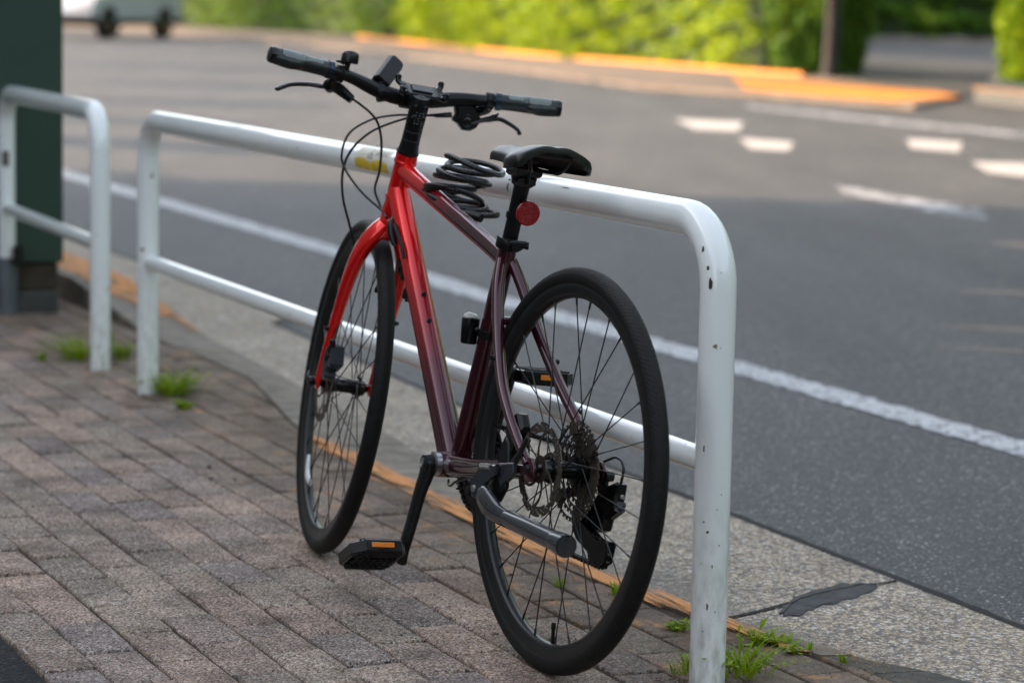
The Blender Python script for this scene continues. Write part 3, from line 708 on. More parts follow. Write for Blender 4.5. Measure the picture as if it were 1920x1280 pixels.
def rust_bits():
    mb = MB(); side = d1.cross(Vector((0, 0, 1)))     # towards the street? points off the tube
    rng = random.Random(3)
    def bit(base, nrm, tang, w, h):
        b = nrm.cross(tang); n = 9
        pts = []
        for k in range(n):
            q = 2*PI*k/n; rr = rng.uniform(.7, 1.2); u, v = math.cos(q)*w*rr, math.sin(q)*h*rr
            pts.append(base+b*u+tang*v+nrm*(.0006-u*u/(2*RR_)))
        mb = MB(); mb.add(pts, [list(range(n))]); mb.build('paint_chip', RUSTM, rail1, smooth=False)
    up = Vector((0, 0, 1))
    cdir = Vector((0, 0, CAM_H))
    # chips on the bend and the near post
    view = (Vector((0, 0, 0))-A_); view.z = 0; view.normalize(); left = Vector((0, 0, 1)).cross(view)
    for (ang, z, w, h) in ((.62, .722, .0026, .0115), (.50, .697, .0026, .0042), (.42, .672, .0034, .0115), (.2, .262, .0024, .0022), (-.3, .3, .001, .0012), (-.5, .325, .001, .001), (.55, .4, .0012, .006), (-.45, .24, .0015, .0015), (.1, .137, .0018, .006), (-.35, .128, .0012, .0014), (-.1, .205, .001, .0035), (.3, .095, .001, .002)):
        c_, s_ = math.cos(ang), math.sin(ang); nr = view*c_-left*s_
        zb = ZR-BR; off = Vector((0, 0, 0))
        if z > zb: q = math.asin(min(1, (z-zb)/BR)); off = d1*(BR-BR*math.cos(q))
        bit(nr*(RR_)+up*z+off, nr, up, w, h)
    # scuffs on the top bar
    vn = (view*.9+Vector((0, 0, .45))).normalized(); vn = (vn-d1*vn.dot(d1)).normalized()
    for (t, w, h, a) in ((2.55, .003, .012, .35), (2.515, .004, .006, .3), (2.60, .0015, .01, .4), (1.02, .001, .02, -.1), (.55, .001, .02, -.2), (.80, .002, .006, -.3)):
        b = vn.cross(d1); nr = (vn*math.cos(a)-b*math.sin(a)); 
        if nr.z < 0: nr = (vn*math.cos(a)+b*math.sin(a))
        bit(d1*t+up*ZR+nr*RR_, nr, d1, w, h)
rust_bits()
def sticker():
    # a curved label round the street-facing... camera-facing side of the top bar
    up = Vector((0, 0, 1)); n0 = d1.cross(up); 
    if n0.dot(Vector((0, -1, 0))) < 0: n0 = -n0
    def pt(t, a, r): return d1*t+up*ZR+(n0*math.cos(a)+up*math.sin(a))*r
    def patch_(t0, t1, a0, a1, r, mb, k=10):
        for i in range(k):
            x, y = a0+(a1-a0)*i/k, a0+(a1-a0)*(i+1)/k
            mb.add([pt(t0, x, r), pt(t1, x, r), pt(t1, y, r), pt(t0, y, r)], [[0, 1, 2, 3]])
    t0, t1 = STK
    mb = MB(); patch_(t0, t1, -.25, 1.25, RR_+.0006, mb); st = mb.build('sticker', simple('faded_sticker', (.62, .60, .50), .5, 0, .06, 20), rail1)
    mb = MB(); w = t1-t0
    for i in range(16):
        x0 = t0+w*i/16; x1 = x0+w/16; hgt = -.02+.28*abs(math.sin(i*.35+.4))
        patch_(x0, x1, -.62, hgt, RR_+.0009, mb, 5)
    mb.build('yellow_band', simple('sticker_yellow', (.66, .46, .03), .5, 0, .2, 30), st)
    mb = MB(); rng = random.Random(5)
    for row, a in enumerate((.62, .84)):
        for k in range(6):
            tt = t0+.012+k*.0125
            for q in range(3):
                ta = tt+rng.uniform(0, .008); aa = a+rng.uniform(-.07, .07)
                if rng.random() < .5: patch_(ta, ta+.006, aa, aa+.03, RR_+.0012, mb, 2)
                else: patch_(ta, ta+.0014, aa-.08, aa+.08, RR_+.0012, mb, 2)
    x = t0+.093
    for k in range(12):      # little hooked arrow mark
        q = k/12; patch_(x+.012*q, x+.012*q+.002, .28+.42*q, .36+.42*q, RR_+.0012, mb, 2)
        patch_(x+.024-.012*q, x+.026-.012*q, .28+.42*q, .36+.42*q, RR_+.0012, mb, 2)
    patch_(x, x+.026, .28, .32, RR_+.0012, mb, 2); patch_(x+.011, x+.013, .7, 1.1, RR_+.0012, mb, 2)
    mb.build('lettering', simple('sticker_ink', (.03, .025, .03), .6), st)
STK = (1.445, 1.640)
sticker()
# fittings on the left rail
gb = MB(); v0 = rail2.location
gb.tube([Vector((0, 0, -.04))+(d2*1.4156), Vector((0, 0, .20))+(d2*1.4156)], .037, 20); gb.build('ground_sleeve', MT['galv'], rail2)
gb = MB(); gb.box(d2*1.4156+Vector((.045, -.03, .21)), (.028, .03, .07), .004); gb.tube([d2*1.4156+Vector((.02, -.03, .19)), d2*1.4156+Vector((.05, -.035, .20)), d2*1.4156+Vector((.062, -.03, .17))], .006, 8); gb.build('latch', MT['black'], rail2)
gb = MB(); gb.box(d2*1.4156+Vector((.003, -.0305, .545)), (.024, .006, .052), .001); gb.build('tag_plate', simple('brown_tag', (.09, .08, .06), .6, 0, .4, 200), rail2)

# ------------------------------------------------------------------ green cabinet
cab = thing('utility_cabinet', 'tall dark green cabinet on a concrete base behind the left guard rail', 'cabinet', tuple(Vector((-1.585, 9.27, 0))))
Mc = Matrix(((N.x, T.x, 0, 0), (N.y, T.y, 0, 0), (0, 0, 1, 0), (0, 0, 0, 1)))   # local x -> N, y -> T
def cb(x0, x1, y0, y1, z0, z1, nm, mt, bev=.006):
    q = MB(); c = Mc @ Vector(((x0+x1)/2, (y0+y1)/2, (z0+z1)/2)); q.box(c, (x1-x0, y1-y0, z1-z0), bev, Mc); return q.build(nm, MT[mt], cab, smooth=False)
cb(-.95, 0, 0, .45, .175, 1.75, 'panel', 'green_panel'); cb(-.92, -.015, .02, .43, .075, .175, 'plinth', 'recess'); cb(-.95, -.02, -.01, .45, -.02, .075, 'base', 'concrete')
cb(-.97, .02, -.02, .47, 1.75, 1.80, 'lid', 'green_panel')

# ------------------------------------------------------------------ car
def car():
    fwd = Vector((-.38, -.925, 0)); lft = Vector((fwd.y*-1, fwd.x, 0)); o = Vector((-9.90, 64.2, -.03))
    left = Vector((-fwd.y, fwd.x, 0))               # the side seen is on the right of the picture
    side = -left if (-left).x > 0 else left
    root = thing('car', 'white car with dark lower trim parked at the far left of the road', 'car', tuple(o))
    def P_(x, y, z): return fwd*x-side*(.8-y)+Vector((0, 0, z))   # x ahead of front axle, y across (0.8 = near side)
    prof = [(.75, .42), (.86, .62), (.80, .85), (.55, 1.02), (-.25, 1.12), (-.95, 1.55), (-1.4, 1.66), (-2.7, 1.66), (-3.25, 1.5), (-3.5, 1.05), (-3.52, .5), (-3.1, .42)]
    arch = lambda cx: [(cx-.42, .42), (cx-.36, .62), (cx-.2, .76), (cx, .8), (cx+.2, .76), (cx+.36, .62), (cx+.42, .42)]
    low = arch(-2.7)+arch(0)
    full = prof+low
    mb = MB()
    def wid(z): return .86-max(0, z-1.0)*.32
    n = len(full); vs = [P_(x, .0+wid(z)-.06, z) for x, z in full]+[P_(x, .0+-wid(z)+.06, z) for x, z in full]
    sh = [P_(x, wid(z), z+ (.0)) for x, z in full]
    # two sides and the skin between
    mb.add([P_(x, wid(z), z) for x, z in full], [list(range(n))]); mb.add([P_(x, -wid(z), z) for x, z in full], [list(range(n))[::-1]])
    for i in range(len(full)):
        j = (i+1) % n
        a, b = full[i], full[j]
        mb.add([P_(a[0], wid(a[1]), a[1]), P_(b[0], wid(b[1]), b[1]), P_(b[0], -wid(b[1]), b[1]), P_(a[0], -wid(a[1]), a[1])], [[0, 3, 2, 1]])
    mb.build('body', simple('white_car_paint', (.34, .36, .41), .2, 0, .03, 2, coat=1.), root)
    mb = MB()
    for pr in ([(.78, .30), (.88, .38), (.88, .56), (.70, .56), (.44, .42), (.44, .30)], [(-.44, .32), (-.44, .47), (-2.26, .47), (-2.26, .32)], [(-3.14, .42), (-3.54, .58), (-3.56, .34), (-3.14, .32)]):
        k = len(pr)
        for s_ in (1, -1): mb.add([P_(x, s_*.875, z) for x, z in pr], [list(range(k))])
        for i in range(k):
            a, b = pr[i], pr[(i+1) % k]; mb.add([P_(a[0], .875, a[1]), P_(b[0], .875, b[1]), P_(b[0], -.875, b[1]), P_(a[0], -.875, a[1])], [[0, 1, 2, 3]])
    mb.build('lower_trim', MT['black'], root, smooth=False)
    mb = MB()
    for s_ in (1, -1):
        mb.add([P_(-.42, s_*(wid(1.12)+.004), 1.12), P_(-1.0, s_*(wid(1.5)+.004), 1.50), P_(-3.1, s_*(wid(1.5)+.004), 1.48), P_(-3.3, s_*(wid(1.12)+.004), 1.12)], [[0, 1, 2, 3]])
    mb.add([P_(-.30, .74, 1.145), P_(-.9, .64, 1.53), P_(-.9, -.64, 1.53), P_(-.30, -.74, 1.145)], [[0, 1, 2, 3]])
    mb.build('windows', MT['gloss'], root, smooth=False)
    for x in (0, -2.7):
        for s_ in (1, -1):
            ax = -side if s_ > 0 else side; c = P_(x, s_*.86, .34)
            w = MB(); w.lathe(c, ax, [(0, .2), (-.0, .33), (.03, .345), (.2, .345), (.22, .3), (.22, .05)], 28); wh = w.build('wheel', MT['tyre'], root)
            r = MB(); r.lathe(c-ax*.004, ax, [(0, .02), (0, .2), (.03, .215), (.05, .2)], 20); r.build('rim', MT['stand'], wh)
    for s_ in (1, -1):
        h = MB(); h.box(P_(.80, s_*.62, .78), (.12, .3, .13), .02, Matrix.Rotation(math.atan2(fwd.y, fwd.x), 4, 'Z')); h.build('headlight', MT['lens'], root)
    mb = MB(); mb.box(P_(-1.6, 0, .40), (4.0, 1.5, .1), .02, Matrix.Rotation(math.atan2(fwd.y, fwd.x), 4, 'Z')); mb.build('underbody', MT['black'], root, smooth=False)
car()

# ================================================================== the bicycle
# bicycle frame of reference: origin where the rear tyre stands, x forward, y to its left, z up
BY, LEAN, STEER = .44241, .10189, -.19122
fxv = Vector((-math.sin(BY), math.cos(BY), 0)); lyv = Vector((-math.cos(BY), -math.sin(BY), 0)); upv = Vector((0, 0, 1))
l2 = lyv*math.cos(LEAN)+upv*math.sin(LEAN); up2 = upv*math.cos(LEAN)-lyv*math.sin(LEAN)
MB4 = Matrix((fxv, l2, up2)).transposed().to_4x4(); MB4.translation = Vector((.06042, 4.37482, 0))
bike = thing('bicycle', 'red to maroon flat-bar bicycle with black parts leaning on the white guard rail', 'bicycle')
bike.matrix_world = MB4
HA = 1.23654; UA = Vector((-math.cos(HA), 0, math.sin(HA))); A0 = Vector((.9845, 0, .3263)); RW = .343
_R = Matrix.Rotation(STEER, 3, UA)
def steer(p): return A0+_R @ (p-A0)
def ax(k, y=0, f=0): q = A0+UA*k; return Vector((q.x+f*UA.z, y, q.z-f*UA.x))
Y = Vector((0, 1, 0))

# ---- frame
BBp = Vector((.43, 0, .28))
fr = MB()
fr.tube([ax(.402), ax(.41), ax(.43), ax(.51), ax(.525), ax(.532)], [.0215, .0225, .0205, .0205, .022, .0215], 24)
fr.tube([(.835, 0, .757), (.79, 0, .700), (.64, 0, .520), (.50, 0, .352), (.445, 0, .287)], [.0205, .0220, .0235, .0255, .0265], 28, smooth=4, squash=(1.0, 1.06), up=(0, 1, 0))
fr.tube([(.820, 0, .797), (.77, 0, .783), (.60, 0, .740), (.42, 0, .695), (.312, 0, .666)], [.0185, .0165, .0155, .0150, .0150], 24, smooth=4, squash=(.92, 1.15), up=(0, 1, 0))
fr.tube([(.4150, 0, .292), (.3930, 0, .379), (.3590, 0, .513), (.3165, 0, .680), (.3130, 0, .694)], [.0195, .0185, .0172, .0168, .0168], 24)
fr.lathe(BBp-Y*.036, Y, [(0, .0215), (.0, .0235), (.004, .0238), (.068, .0238), (.072, .0235), (.072, .0215)], 28)
for s in (1, -1):
    fr.tube([(.415, s*.022, .282), (.36, s*.030, .288), (.27, s*.037, .300), (.17, s*.052, .318), (.07, s*.063, .332), (.005, s*.0655, .340)], [.0185, .0180, .0165, .0130, .0105, .009], 18, smooth=4, squash=(1, .72), up=(0, 0, 1))
    fr.tube([(.312, s*.010, .668), (.284, s*.0245, .622), (.236, s*.0385, .553), (.165, s*.0555, .472), (.10, s*.0640, .419), (.045, s*.0665, .378), (.004, s*.0665, .350)], [.0095, .0100, .0098, .0095, .0090, .0082, .0078], 16, smooth=5, squash=(1.15, .95), up=(0, 1, 0))
    Mp = Matrix(((1, 0, 0, 0), (0, 0, s*1., s*.0625), (0, 1, 0, 0), (0, 0, 0, 1)))
    fr.prism([(-.022, .325), (.012, .318), (.035, .328), (.042, .348), (.040, .375), (.022, .372), (.010, .362), (-.010, .362), (-.022, .350)], .0065, Mp, .0012)
fr.tube([(.248, -.038, .566), (.248, .038, .566)], .0075, 14)
fr.tube([(.372, -.03, .286), (.372, .03, .286)], .0085, 14)
for c, r, a, b in ((ax(.515), .0218, (.76, 0, .783), .0), (ax(.44), .0215, None, 0)):
    fr.lathe(c-UA*.004, UA, [(0, r), (.002, r+.0012), (.006, r+.0012), (.008, r)], 24)
frame = fr.build('frame', MT['paint'], bike, ang=55)
def bolt(p, n, r=.004, h=.004, par=None, mt='black'):
    b = MB(); b.lathe(Vector(p), Vector(n), [(-.002, r*1.3), (0, r*1.3), (.001, r), (h, r), (h, r*.5), (h*.5, r*.45)], 12); return b.build('bolt', MT[mt], par or frame)
dn = Vector((-.765, 0, .644))
for t in (.58, .36, .30):
    q = Vector((.435, 0, .28))+Vector((.644, 0, .765))*(t); 
    if t > .5: continue
    bolt(q+dn*.0215+Y*.004, dn, .0042)
for s in (1, -1): bolt((.197, s*.0605, .505), (0, s, .1), .0045, .006)
bolt((.248, .0, .574), (.1, 0, 1), .0045, .006); bolt((.262, -.040, .590), (.2, -1, .2), .004, .005); bolt((.11, -.072, .43), (0, -1, 0), .004, .005)
# small fittings on the underside (far side) of the down tube: rubber clips
for t, L in ((.435, .05), (.375, .03)):
    q = Vector((.455, 0, .292))+Vector((.644, 0, .765))*t-dn*.026; c = MB()
    c.box(q+Y*.006, (.012, .016, L), .003, Matrix.Rotation(rad(40), 4, 'Y')); c.lathe(q+dn*-.004+Y*.01, Y, [(-.006, .006), (.006, .006)], 12); c.build('clip', MT['black'], frame)
c = MB(); c.tube([(.800, .012, .703), (.792, .0245, .690), (.780, .026, .668), (.768, .024, .652)], [.007, .009, .0085, .005], 12, smooth=4); c.build('cable_port', MT['black'], frame); c = MB(); c.tube([(.772, .026, .690), (.752, .0275, .676), (.728, .027, .655), (.712, .0255, .632)], [.0045, .0040, .0036, .0032], 10, smooth=4); c.build('cable_end', MT['black'], frame)
# ---- headset, stem, spacers
h = MB(); h.lathe(ax(.532), UA, [(0, .0205), (.002, .0225), (.006, .0225), (.0065, .0205), (.018, .0188), (.030, .0180), (.031, .0172), (.032, .0180), (.048, .0180), (.049, .0172), (.050, .0180), (.064, .0180)], 28)
h.build('headset', MT['black'], bike, xf=steer, ang=25)
st = MB(); st.lathe(ax(.596), UA, [(0, .0170), (.001, .0185), (.012, .0182), (.030, .0188), (.048, .0186), (.054, .0170), (.054, .01), (.056, .006), (.056, 0.0001)], 28)
st.tube([ax(.632), (.800, 0, .926), (.828, 0, .933), (.842, 0, .9345)], [.0150, .0140, .0155, .0165], 18, smooth=3)
st.tube([(.843, -.024, .9345), (.843, .024, .9345)], .0205, 22)
stem = st.build('stem', MT['black'], bike, xf=steer)
for kz in (.612, .634):
    for s in (1, -1): b = bolt(steer(ax(kz, s*.0095, -.0185)), -Vector((UA.z, 0, -UA.x)), .0035, .003, stem, 'satin')
sm = MB(); rng_ = random.Random(8)
for row in range(5):
    for k in range(3):
        for q in range(2):
            yy_ = -.010+.0075*k+rng_.uniform(0, .003); kk = .600+.0055*row+rng_.uniform(0, .002); ff = -math.sqrt(max(0, .0190**2-yy_**2))-.0003
            c_ = ax(kk, yy_, ff); hw_, hh_ = (.0014, .00035) if rng_.random() < .5 else (.00035, .0014)
            sm.add([c_+Y*hw_-UA*hh_, c_+Y*hw_+UA*hh_, c_-Y*hw_+UA*hh_, c_-Y*hw_-UA*hh_], [[0, 1, 2, 3]])
sm.build('lettering', simple('grey_lettering', (.30, .31, .32), .5), stem, xf=steer, smooth=False)
# ---- handlebar
hb = MB(); HBP = [(.797, .293, .9702), (.808, .20, .9625), (.819, .155, .9585), (.833, .122, .9535), (.846, .080, .9425), (.850, .040, .9350), (.850, 0, .9340), (.850, -.040, .9390), (.846, -.085, .9490), (.838, -.125, .9545), (.822, -.160, .9580), (.808, -.20, .9605), (.797, -.279, .9660)]
hb.tube(HBP, [.011, .011, .0112, .0125, .0148, .0158, .0158, .0158, .0145, .0125, .0112, .011, .011], 20, smooth=5)
bar = hb.build('handlebar', MT['black'], bike, xf=steer)
for s, ends in ((1, ((.7965, .2955, .9700), (.8125, .1790, .9615))), (-1, ((.7965, -.2810, .9655), (.8140, -.1640, .9585)))):
    a, b = Vector(ends[0]), Vector(ends[1]); d = (b-a); L = d.length; d.normalize()
    g = MB(); g.lathe(a, d, [(0, .0150), (.004, .0165), (.010, .0160), (.03, .0152), (.055, .0168), (.075, .0158), (.10, .0155), (L-.006, .0160), (L, .0150)], 28)
    g.tube([a+d*.008+Vector((-.004, 0, -.004)), a+d*.04+Vector((-.009, 0, -.006)), a+d*.062+Vector((-.006, 0, -.003)), a+d*.085], [.013, .0130, .010, .006], 14, smooth=4)
    gr = g.build('grip', MT['grip'], bike, xf=steer)
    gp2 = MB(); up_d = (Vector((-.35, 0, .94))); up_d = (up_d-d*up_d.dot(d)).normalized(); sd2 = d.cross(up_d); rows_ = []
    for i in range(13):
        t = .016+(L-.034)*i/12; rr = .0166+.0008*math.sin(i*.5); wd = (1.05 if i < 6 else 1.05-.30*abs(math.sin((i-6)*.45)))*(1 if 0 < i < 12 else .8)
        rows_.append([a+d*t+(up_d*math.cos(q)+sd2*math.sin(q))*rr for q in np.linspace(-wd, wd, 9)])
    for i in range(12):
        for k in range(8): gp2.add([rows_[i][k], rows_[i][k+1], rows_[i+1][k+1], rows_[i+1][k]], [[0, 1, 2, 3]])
    gpo = gp2.build('grip_highlight', MT['highlight'], gr, xf=steer)  # paler strip laid on the grip as its top highlight
    e = MB(); e.lathe(a-d*.0065, d, [(0, .0001), (0, .010), (.001, .0145), (.006, .0165), (.008, .0165), (.0085, .014)], 24); e.lathe(a-d*.0075, d, [(0, .003), (.001, .009), (.002, .009)], 20); e.build('end_plug', MT['gloss'], gr, xf=steer)
    e = MB(); e.lathe(b-d*.004, d, [(0, .0155), (.0, .0175), (.010, .0175), (.010, .013)], 24); e.build('lock_ring', simple('blue_black_ring', (.02, .035, .06), .25, .6), gr, xf=steer)
# ---- brake levers
def lever(s, clamp, body, blade, rr, shifter=False):
    m_ = MB(); cl = Vector(clamp); m_.lathe(cl-Y*s*.008, Y*s, [(0, .0155), (.001, .017), (.015, .017), (.016, .0155)], 22)
    m_.tube(body, [.009, .0125, .0115, .0085], 14, smooth=4, squash=(.8, 1.1))
    lv = m_.build('brake_lever', MT['black'], bike, xf=steer)
    bl = MB(); bl.tube(blade, rr, 14, smooth=5, squash=(.62, 1.15), up=(0, .15, 1)); bl.build('lever_blade', MT['satin'], lv, xf=steer)
    bolt(steer(cl+Vector((-.004, s*.001, -.014))), (-.6, 0, -.3), .003, .003, lv, 'steel')
    return lv
lvL = lever(1, (.826, .1545, .958), [(.838, .158, .947), (.856, .156, .936), (.856, .138, .926), (.846, .118, .913)], [(.868, .150, .9345), (.888, .168, .9300), (.900, .196, .9290), (.906, .228, .9235), (.901, .250, .9135), (.897, .2575, .9085)], [.0090, .0088, .0078, .0074, .0078, .0062])
m_ = MB(); m_.tube([(.858, .166, .934), (.872, .160, .930)], [.0115, .012], 14); m_.build('pivot', MT['gloss'], lvL, xf=steer)
lvR = lever(-1, (.829, -.1495, .957), [(.836, -.150, .947), (.852, -.148, .940), (.862, -.128, .930), (.858, -.100, .924)], [(.872, -.150, .918), (.882, -.168, .922), (.886, -.190, .927), (.888, -.212, .9215), (.886, -.2305, .9125), (.883, -.2363, .9030)], [.0085, .0085, .0080, .0072, .0068, .0045])
# shifter pod
sp = MB(); Ms = Matrix(((0, 0, 1, .834), (1, 0, 0, 0), (0, 1, 0, 0), (0, 0, 0, 1)))
sp.prism([(-.0862, .937), (-.100, .943), (-.1134, .9448), (-.127, .9419), (-.134, .930), (-.1423, .918), (-.1343, .9007), (-.1226, .8923), (-.1084, .892), (-.0962, .9036), (-.0847, .9081), (-.0900, .9206)], .026, Ms, .0045)
shf = sp.build('gear_shifter', MT['black'], bike, xf=steer)
sp = MB(); sp.lathe(Vector((.8345, -.113, .909)), Vector((-1, 0, 0)), [(0, .0150), (.002, .0160), (.004, .0150), (.005, .010), (.0045, .009), (.0055, .006), (.0055, .0001)], 24); sp.build('cover_cap', MT['gloss'], shf, xf=steer)
sp = MB(); sp.tube([(.836, -.122, .9075), (.834, -.140, .9165), (.833, -.155, .9225), (.832, -.166, .930), (.833, -.1715, .936)], [.006, .0085, .0095, .0085, .004], 14, smooth=4, squash=(1.25, .55), up=(1, 0, 0)); sp.build('thumb_paddle', MT['satin'], shf, xf=steer)
# ---- bell
be = MB(); be.lathe((.822, .1440, .9555), (0, -.03, 1), [(0, .0065), (.006, .0055), (.020, .0055), (.026, .007)], 16)
be.tube([(.822, .1425, .962), (.812, .150, .960), (.812, .156, .972)], [.0045, .0035, .003], 10, smooth=3)
bell = be.build('bell', MT['black'], bike, xf=steer)
be = MB(); be.lathe((.822, .1405, .980), (0, -.03, 1), [(0, .008), (.001, .0165), (.005, .0172), (.016, .0168), (.021, .0150), (.0245, .010), (.0255, .0001)], 28); be.build('dome', MT['satin'], bell, xf=steer)
be = MB(); be.tube([(.816, .152, .978), (.812, .160, .9805), (.809, .168, .980)], [.003, .0028, .002], 8, smooth=2); be.build('striker', MT['black'], bell, xf=steer)
# ---- headlamp on the bar
lm = MB(); Md = (Vector((.885, .040, 1.007))-Vector((.850, .070, .962))).normalized()
zx = Md; xx = Vector((0, -.86, -.5)); xx = (xx-zx*xx.dot(zx)).normalized(); yy = zx.cross(xx)
Ml = Matrix((xx, yy, zx)).transposed().to_4x4(); Ml.translation = Vector((.848, .068, .955))
lm.prism([(-.0135, -.011), (.0135, -.011), (.0185, .0), (.0155, .0155), (-.0155, .0155), (-.0185, .0)], .068, Ml, .003)
lamp = lm.build('headlamp', MT['black'], bike, xf=steer)
lm = MB(); Mt = Ml.copy(); lm.prism([(-.0105, -.009), (.0105, -.009), (.013, .0), (.0105, .0105), (-.0105, .0105), (-.013, .0)], .004, Ml @ Matrix.Translation((0, 0, .0665)), .001); lm.build('lamp_face', MT['gloss'], lamp, xf=steer)
lm = MB(); lm.tube([(.850, .066, .940), (.852, .062, .962), (.857, .060, .972)], [.010, .008, .008], 12); lm.lathe((.849, .058, .9385), (0, 1, -.25), [(0, .0165), (0, .019), (.014, .019), (.014, .0165)], 20); lm.build('clamp', MT['black'], lamp, xf=steer)
# ---- phone holder over the stem
ph = MB(); Rp = Matrix.Rotation(rad(-22), 4, 'Y')
def pp_(x, y, z): return Vector((.800, -.004, .9515))+(Rp.to_3x3() @ Vector((x, y, z)))
ph.box(pp_(0, 0, 0), (.052, .072, .006), .002, Rp); ph.box(pp_(0, 0, .0045), (.030, .040, .004), .001, Rp); ph.box(pp_(.01, 0, -.012), (.024, .022, .02), .003, Rp)
for sy in (1, -1):
    for sx in (-.012, .0, .012): ph.box(pp_(sx, sy*.036, .003), (.007, .014, .006), .001, Rp)
    ph.box(pp_(0, sy*.030, .0035), (.050, .004, .003), .001, Rp)
hold = ph.build('phone_holder', MT['black'], bike, xf=steer)
for sx in (1, -1):
    for sy in (1, -1):
        q = MB(); e = pp_(sx*.030, sy*.043, .004); q.tube([pp_(sx*.018, sy*.034, 0), pp_(sx*.026, sy*.040, .001), e, e+Vector((0, 0, .006))], [.0055, .0055, .0062, .0055], 10, smooth=2); q.lathe(e+Vector((0, 0, .004)), (0, 0, 1), [(0, .0060), (.005, .0062), (.007, .0040)], 12); q.build('corner_clamp', MT['gloss'], hold, xf=steer)

# ---- fork
fk = MB(); fk.lathe(ax(.352), UA, [(0, .016), (.006, .022), (.03, .0225), (.046, .0215), (.0475, .0205), (.050, .0205)], 26)
for s in (1, -1):
    fk.tube([(.862, s*.002, .690), (.866, s*.018, .672), (.873, s*.034, .648), (.887, s*.046, .612), (.912, s*.0515, .565), (.948, s*.053, .500), (.985, s*.0545, .425), (1.012, s*.0555, .370), (1.024, s*.0555, .347)],
            [.0200, .0210, .0200, .0182, .0162, .0138, .0115, .0095, .0085], 18, smooth=5, squash=(.85, 1.15), up=(0, 1, 0))
    Mp = Matrix(((1, 0, 0, 0), (0, 0, s*1., s*.0515), (0, 1, 0, 0), (0, 0, 0, 1)))
    fk.prism([(1.008, .362), (1.030, .360), (1.042, .348), (1.040, .334), (1.028, .328), (1.015, .334)], .0075, Mp, .0015)
fork = fk.build('fork', MT['paint'], bike, xf=steer, ang=55)
for s in (1, -1): bolt(steer(Vector((.966, s*.066, .458))), (0, s, .0), .0042, .005, fork)
bolt(steer(Vector((.948, -.066, .49))), (0, -1, .0), .0042, .005, fork)
cal = MB(); cal.box((.958, .043, .402), (.034, .030, .050), .006, Matrix.Rotation(rad(24), 4, 'Y')); cal.box((.972, .049, .385), (.024, .024, .062), .004, Matrix.Rotation(rad(24), 4, 'Y'))
cal.tube([(.957, .058, .412), (.950, .062, .418), (.942, .060, .426)], [.004, .0045, .0035], 10)
caliper = cal.build('brake_caliper', MT['stand'], bike, xf=steer)
for q in ((.950, .0585, .404), (.962, .0585, .398)): bolt(steer(Vector(q)), (-.4, 1, 0), .003, .003, caliper, 'gloss')
cal = MB(); cal.lathe((.946, .054, .428), (-.5, .3, .8), [(0, .006), (.010, .0068), (.014, .004)], 12); cal.build('adjuster', MT['black'], caliper, xf=steer)

